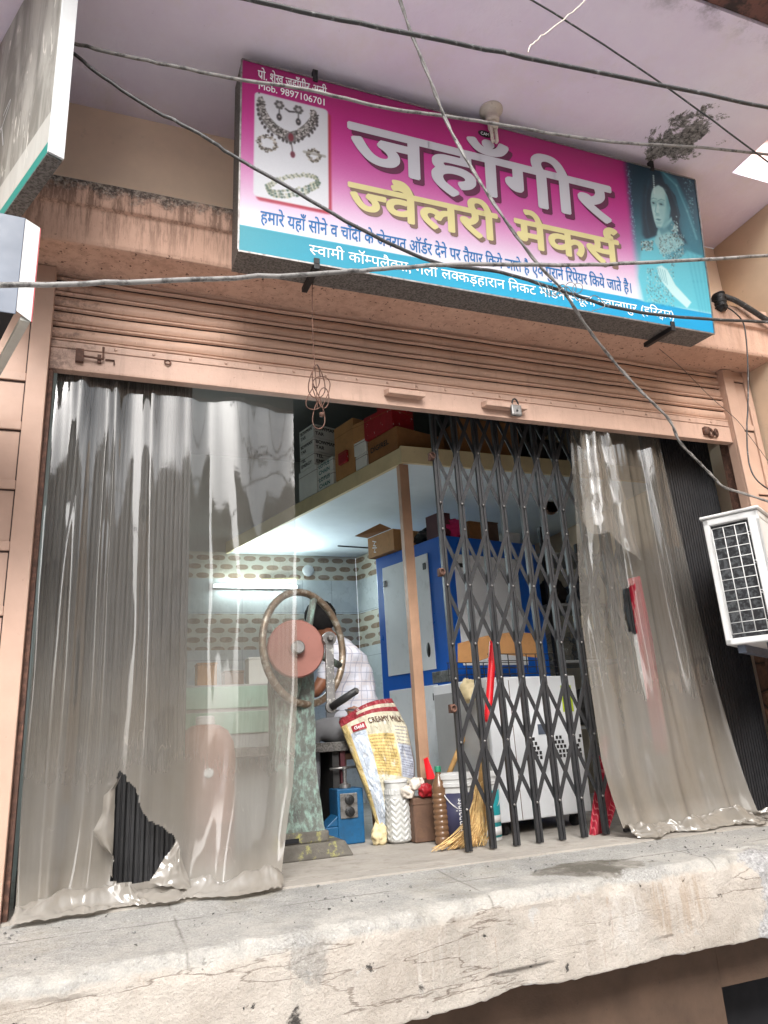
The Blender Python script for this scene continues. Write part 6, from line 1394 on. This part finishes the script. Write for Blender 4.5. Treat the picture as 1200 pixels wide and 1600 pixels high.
# shirt: torso and sleeves, a little larger than the body
sh_ch = [[(J(557,1138),(0.155,0.165)),(bel,(0.158,0.17)),(che,(0.165,0.185)),(upc,(0.125,0.15)),(J(515,1002),0.068)]]
for s in (-1, 1): sh_ch.append([(upc,(0.125,0.15)),(J(528,1022,s*0.17),0.078),(J(500,1072,s*0.195),0.062)])
so_ = skin_obj('shirt', sh_ch, M['check'], PS, 3)
tx_ = bpy.data.textures.new('shirt_folds', 'CLOUDS'); tx_.noise_scale = 0.11; tx_.noise_depth = 3
dm = so_.modifiers.new('folds', 'DISPLACE'); dm.texture = tx_; dm.strength = 0.07; dm.mid_level = 0.5
tr_ch = []
for s in (0, 1):
    dy = (-0.14, 0.14)[s]; k_ = Vector(knee[s]); tr_ch.append([(J(556,1144),(0.14,0.15)),(J(545,1146,(-0.10,0.10)[s]),0.108),(J(512,1140,dy*0.9),0.088),(tuple(k_),0.075),((k_.x-0.01,Y+dy,0.30),0.068),((k_.x-0.02,Y+dy,0.12),0.055)])
skin_obj('trousers', tr_ch, M['trouser'], PS)
hv_ = Vector(hd0); RZ = Matrix.Rotation(R(-48), 3, 'Z'); m = MB()
def hairf(u, v):
    t = u*2*math.pi; ph = v*math.pi*0.74; d = Vector((math.sin(ph)*math.cos(t), math.sin(ph)*math.sin(t), math.cos(ph))); d = RZ @ (Matrix.Rotation(R(52), 3, 'Y') @ d)
    k = 1+0.05*mnoise.noise(d*9)+0.03*mnoise.noise(d*22); return hv_+Vector((0.012,0,0.028))+Vector((d.x*0.108*k, d.y*0.10*k, d.z*0.112*k))
m.grid(hairf, 40, 20); m.build('hair', M['hair'], PS, smooth=True)
fc = hv_+RZ@Vector((-0.085,0,-0.005)); m = MB()
m.grid(lambda u, v: fc+RZ@Vector((-0.022*math.sin(math.pi*v)**0.7*(1-abs(2*u-1)), (u-0.5)*0.034, 0.022-0.05*v)), 8, 10); m.build('nose', M['skin'], PS, smooth=True)
for s in (-1, 1):
    m = MB(); m.lathe([(0.0,-0.01),(0.008,-0.006),(0.0105,0),(0.008,0.006),(0,0.01)], fc+RZ@Vector((0.002,s*0.034,0.018)), 14, RZ@Vector((1,0,0))); m.build('eye', M['white_ink'], PS, smooth=True)
    m = MB(); m.lathe([(0,-0.022),(0.012,-0.016),(0.016,0.0),(0.012,0.014),(0,0.018)], hv_+RZ@Vector((-0.02,s*0.080,-0.034)), 12); m.build('ear', M['skin'], PS, smooth=True)
m = MB(); m.tube([fc+RZ@Vector((0.008,-0.022,-0.048)), fc+RZ@Vector((0.0,0,-0.05)), fc+RZ@Vector((0.008,0.022,-0.048))], [0.004,0.007,0.004], 8); m.build('mouth', M['maroon'], PS, smooth=True)
q = Vector(hip); ST = thing('stool', Vector((q.x,Y,0)), 'plain low wooden stool under the person in the checked shirt', 'stool')
m = MB(); m.box((q.x-0.17,Y-0.17,q.z-0.17),(q.x+0.17,Y+0.17,q.z-0.135)); m.build('seat', M['wood'], ST, bevel=0.006)
for sx in (-1, 1):
    for sy in (-1, 1): m = MB(); m.tube([(q.x+sx*0.13,Y+sy*0.13,q.z-0.171),(q.x+sx*0.16,Y+sy*0.16,0.0)], 0.018, 8); m.build('leg', M['wood'], ST)

# ================================================================== PLASTIC CURTAINS
def inpoly(x, z, pl):
    c = False; n = len(pl)
    for i in range(n):
        (x1, z1), (x2, z2) = pl[i], pl[(i+1) % n]
        if (z1 > z) != (z2 > z) and x < (x2-x1)*(z-z1)/(z2-z1)+x1: c = not c
    return c
def ridge(t, sharp=1.6): s = 0.5+0.5*math.sin(t); return s**sharp
HOLE = [(P(a/2.609, 1000+b/2.609, y=0.05).x, P(a/2.609, 1000+b/2.609, y=0.05).z) for a, b in ((490,530),(506,545),(520,572),(548,600),(556,625),(566,640),(570,680),(588,712),(600,735),(626,742),(650,757),(680,778),(700,790),(722,812),(690,870),(640,940),(605,985),(520,985),(450,980),(458,920),(466,880),(450,850),(464,760),(466,680),(462,600),(478,580),(476,550))]
def lcurt(u, v):
    """u across, v down the sheet; the last part lies crumpled on the sill"""
    xl = -0.028+0.03*v; xr = float(np.interp(v, [0,0.40,0.62,0.80,0.93,1.0], [1.145,1.138,1.13,1.10,1.05,1.03]))
    den = 1.35-0.9*u; uu = u
    a1 = max(0.15, 1-1.15*u)
    wu = u+0.045*nz(u*5.5, v*0.7, 14)+0.02*nz(u*13, v*0.9, 15)
    am = 0.35+1.5*abs(nz(u*6.5, v*0.6, 24))
    fold = (0.026*a1*am+0.004)*ridge(2*math.pi*(0.3+8.4*wu-2.6*wu*wu), 1.8)+0.038*(0.5+0.5*math.sin(2*math.pi*(2.7*u+0.15*v)+1.2*nz(u*2, v*0.7, 4)))*(0.5+0.5*a1)+0.034*nz(u*2.4, v*0.9, 5)+0.010*nz(u*8, v*1.6, 45)
    fold *= (1.0-0.2*v)
    cr = 0.010*nz(u*7, v*2.5, 2)*(0.3+v)+0.003*nz(u*19, v*9, 7)*v
    VF = 0.945
    if v < VF:
        z = 2.36-(2.36-0.035)*(v/VF); y = 0.075-fold+cr
        y -= 0.05*max(0, (v-0.80)/0.145)**2*(0.6+0.6*nz(u*6, 1.0, 3))
        x = xl+(xr-xl)*uu+0.006*nz(u*9, v*4, 11)
        # pulled into slanting swags near the floor
        x += 0.035*max(0, (v-0.72)/0.23)**1.5*nz(u*4.3, 2.2, 1.0)
    else:
        k = (v-VF)/(1-VF); x = xl+(xr-xl)*uu+0.05*nz(u*7, k*1.5, 21)*k+0.035*max(0, (VF-0.72)/0.23)**1.5*nz(u*4.3, 2.2, 1.0)
        y = 0.075-fold+cr-0.05*(0.6+0.6*nz(u*6, 1.0, 3))-0.15*k*(0.8+0.9*nz(u*4, 3.0))
        z = 0.035*(1-k)+0.010+(0.085*abs(nz(u*6, k*1.3, 31))+0.03*abs(nz(u*15,k*3,37)))*math.sin(math.pi*min(1, k+0.10))+0.014*abs(nz(u*26, k*5, 33))
    return (x, y, z)
CL = thing('plastic_curtain', Vector((0.55,0.06,0.0)), 'torn dusty clear plastic curtain hanging across the left of the doorway', 'curtain', 'plastic curtains of the doorway')
m = MB(); NU, NV = 280, 320
def keepl(u, v):
    p = lcurt(u, v); j = 0.006*nz(u*90, v*90); return not inpoly(p[0]+j, p[2]+j, HOLE)
m.grid(lcurt, NU, NV, keep=keepl); m.build('sheet', M['pvc'], CL, smooth=True, recalc=False)
# torn strip curling along the left side of the hole
sa = [(181,1226,192,1206),(162,1243,180,1232),(160,1270,179,1262),(146,1298,178,1292),(158,1322,177,1315),(178,1338,176,1345),(172,1366,176,1372)]
def stripf(u, v):
    k = v*(len(sa)-1); i = min(int(k), len(sa)-2); t = k-i; q = [sa[i][c]*(1-t)+sa[i+1][c]*t for c in range(4)]
    return P(q[0]+(q[2]-q[0])*u, q[1]+(q[3]-q[1])*u, y=0.0-0.022*math.sin(math.pi*u)-0.008*nz(v*8, u*2))
m = MB(); m.grid(stripf, 12, 60); m.build('torn_flap', M['pvc3'], CL, smooth=True, recalc=False)
# torn flap folded back at the lower right of the hole
fa = [P(u, v, y=0.0) for u, v in ((277,1312),(286,1350),(300,1390),(262,1392),(232,1378))]
m = MB()
def flapf(u, v):
    a = fa[0]*(1-v)+fa[4]*v; b = fa[0]*(1-v)*0.2+fa[1]*(0.8*(1-v))+fa[2]*v; q = a+(b-a)*u; return q+Vector((0, -0.02*math.sin(math.pi*u)-0.02*v+0.008*nz(u*5, v*5), 0.01*nz(u*7, v*3, 2)))
m.grid(flapf, 24, 30); m.build('torn_flap', M['pvc3'], CL, smooth=True, recalc=False)
def rcurt(u, v):
    xl = float(np.interp(v, [0,0.25,0.5,0.8,0.95,1.0], [2.905,2.86,2.80,2.80,2.85,2.86])); xr = float(np.interp(v, [0,0.3,0.63,0.93,1.0], [3.59,3.62,3.66,3.73,3.92]))
    fold = 0.045*ridge(2*math.pi*(0.6+3.2*u+0.30*v+0.25*nz(u*2, v*1.0)), 1.4)+0.010*ridge(2*math.pi*(8.0*u-0.5*v+0.3*nz(u*3,v)), 1.6)*(1-0.5*v)+0.03*nz(u*2.2, v*1.1, 8)
    cr = 0.010*nz(u*6, v*2.5, 12)*(0.3+v)+0.003*nz(u*17, v*9, 17)*v
    VF = 0.94
    if v < VF:
        z = 2.36-(2.36-0.04)*(v/VF); y = 0.115-fold*(0.8+0.5*v)+cr; x = xl+(xr-xl)*u+0.04*max(0, (v-0.7)/0.25)**1.5*nz(u*4, 6.2, 1.0)
        y -= 0.05*max(0, (v-0.82)/0.12)**2*(0.6+0.6*nz(u*6, 9.0, 3))
    else:
        k = (v-VF)/(1-VF); x = xl+(xr-xl)*u+0.05*nz(u*7, k*1.5, 41)*k+0.04*0.94*nz(u*4, 6.2, 1.0); y = 0.115-fold*1.25+cr-0.05*(0.6+0.6*nz(u*6, 9.0, 3))-0.10*k*(0.75+0.7*nz(u*5, 13.0))
        z = 0.04*(1-k)+0.010+(0.09*abs(nz(u*6, k*1.4, 51))+0.035*abs(nz(u*15, k*3, 57)))*math.sin(math.pi*min(1, k+0.12))+0.016*abs(nz(u*28, k*6, 53))
    return (x, y, z)
CRt = thing('plastic_curtain', Vector((3.25,0.06,0.0)), 'dusty clear plastic curtain gathered in folds at the right of the doorway', 'curtain', 'plastic curtains of the doorway')
TEAR = [(P(u, v, y=0.05).x, P(u, v, y=0.05).z) for u, v in ((984,918),(998,910),(998,930),(999,960),(1003,990),(994,985),(987,955))]
def keepr(u, v):
    p = rcurt(u, v); j = 0.006*nz(u*90, v*90); return not inpoly(p[0]+j, p[2]+j, TEAR)
m = MB(); m.grid(rcurt, 220, 300, keep=keepr); m.build('sheet', M['pvc2'], CRt, smooth=True, recalc=False)
def rflap(u, v):
    xl = 2.905-0.085*v-0.02*v*v; xr = 3.12+0.10*v; x = xl+(xr-xl)*u; bot = 1.70-0.20*u-0.03*math.sin(u*9)
    z = 2.36+(bot-2.36)*v; y = 0.015+0.02-0.035*ridge(2*math.pi*(0.3+2.2*u+0.1*v), 1.5)-0.03*v*(1-u)+0.008*nz(u*5, v*6, 61); return (x, y, z)
m = MB(); m.grid(rflap, 90, 110); m.build('folded_layer', M['pvc3'], CRt, smooth=True, recalc=False)

# ---- grit and chips on the platform
rb = random.Random(11); m = MB()
for k in range(260):
    x = rb.uniform(-0.2, 4.2); yb = edge_y(x); y = rb.uniform(yb+0.07, -0.06); s = rb.choice([0.003,0.004,0.005,0.006,0.009]); zz = -0.004-0.026*((-0.03-y)/(-0.03-(yb+0.055)))+0.002
    vs = [Vector((x,y,zz))+Vector((rb.uniform(-1,1), rb.uniform(-1,1), rb.uniform(-0.3,1.0)))*s for q in range(6)]
    m.add(vs, [(0,1,2),(0,2,3),(0,3,4),(0,4,1),(5,2,1),(5,3,2),(5,4,3),(5,1,4)])
g = m.build('grit', M['putty']); tag(g, 'loose grit and chips scattered on the cement platform', 'grit', None, 'stuff')
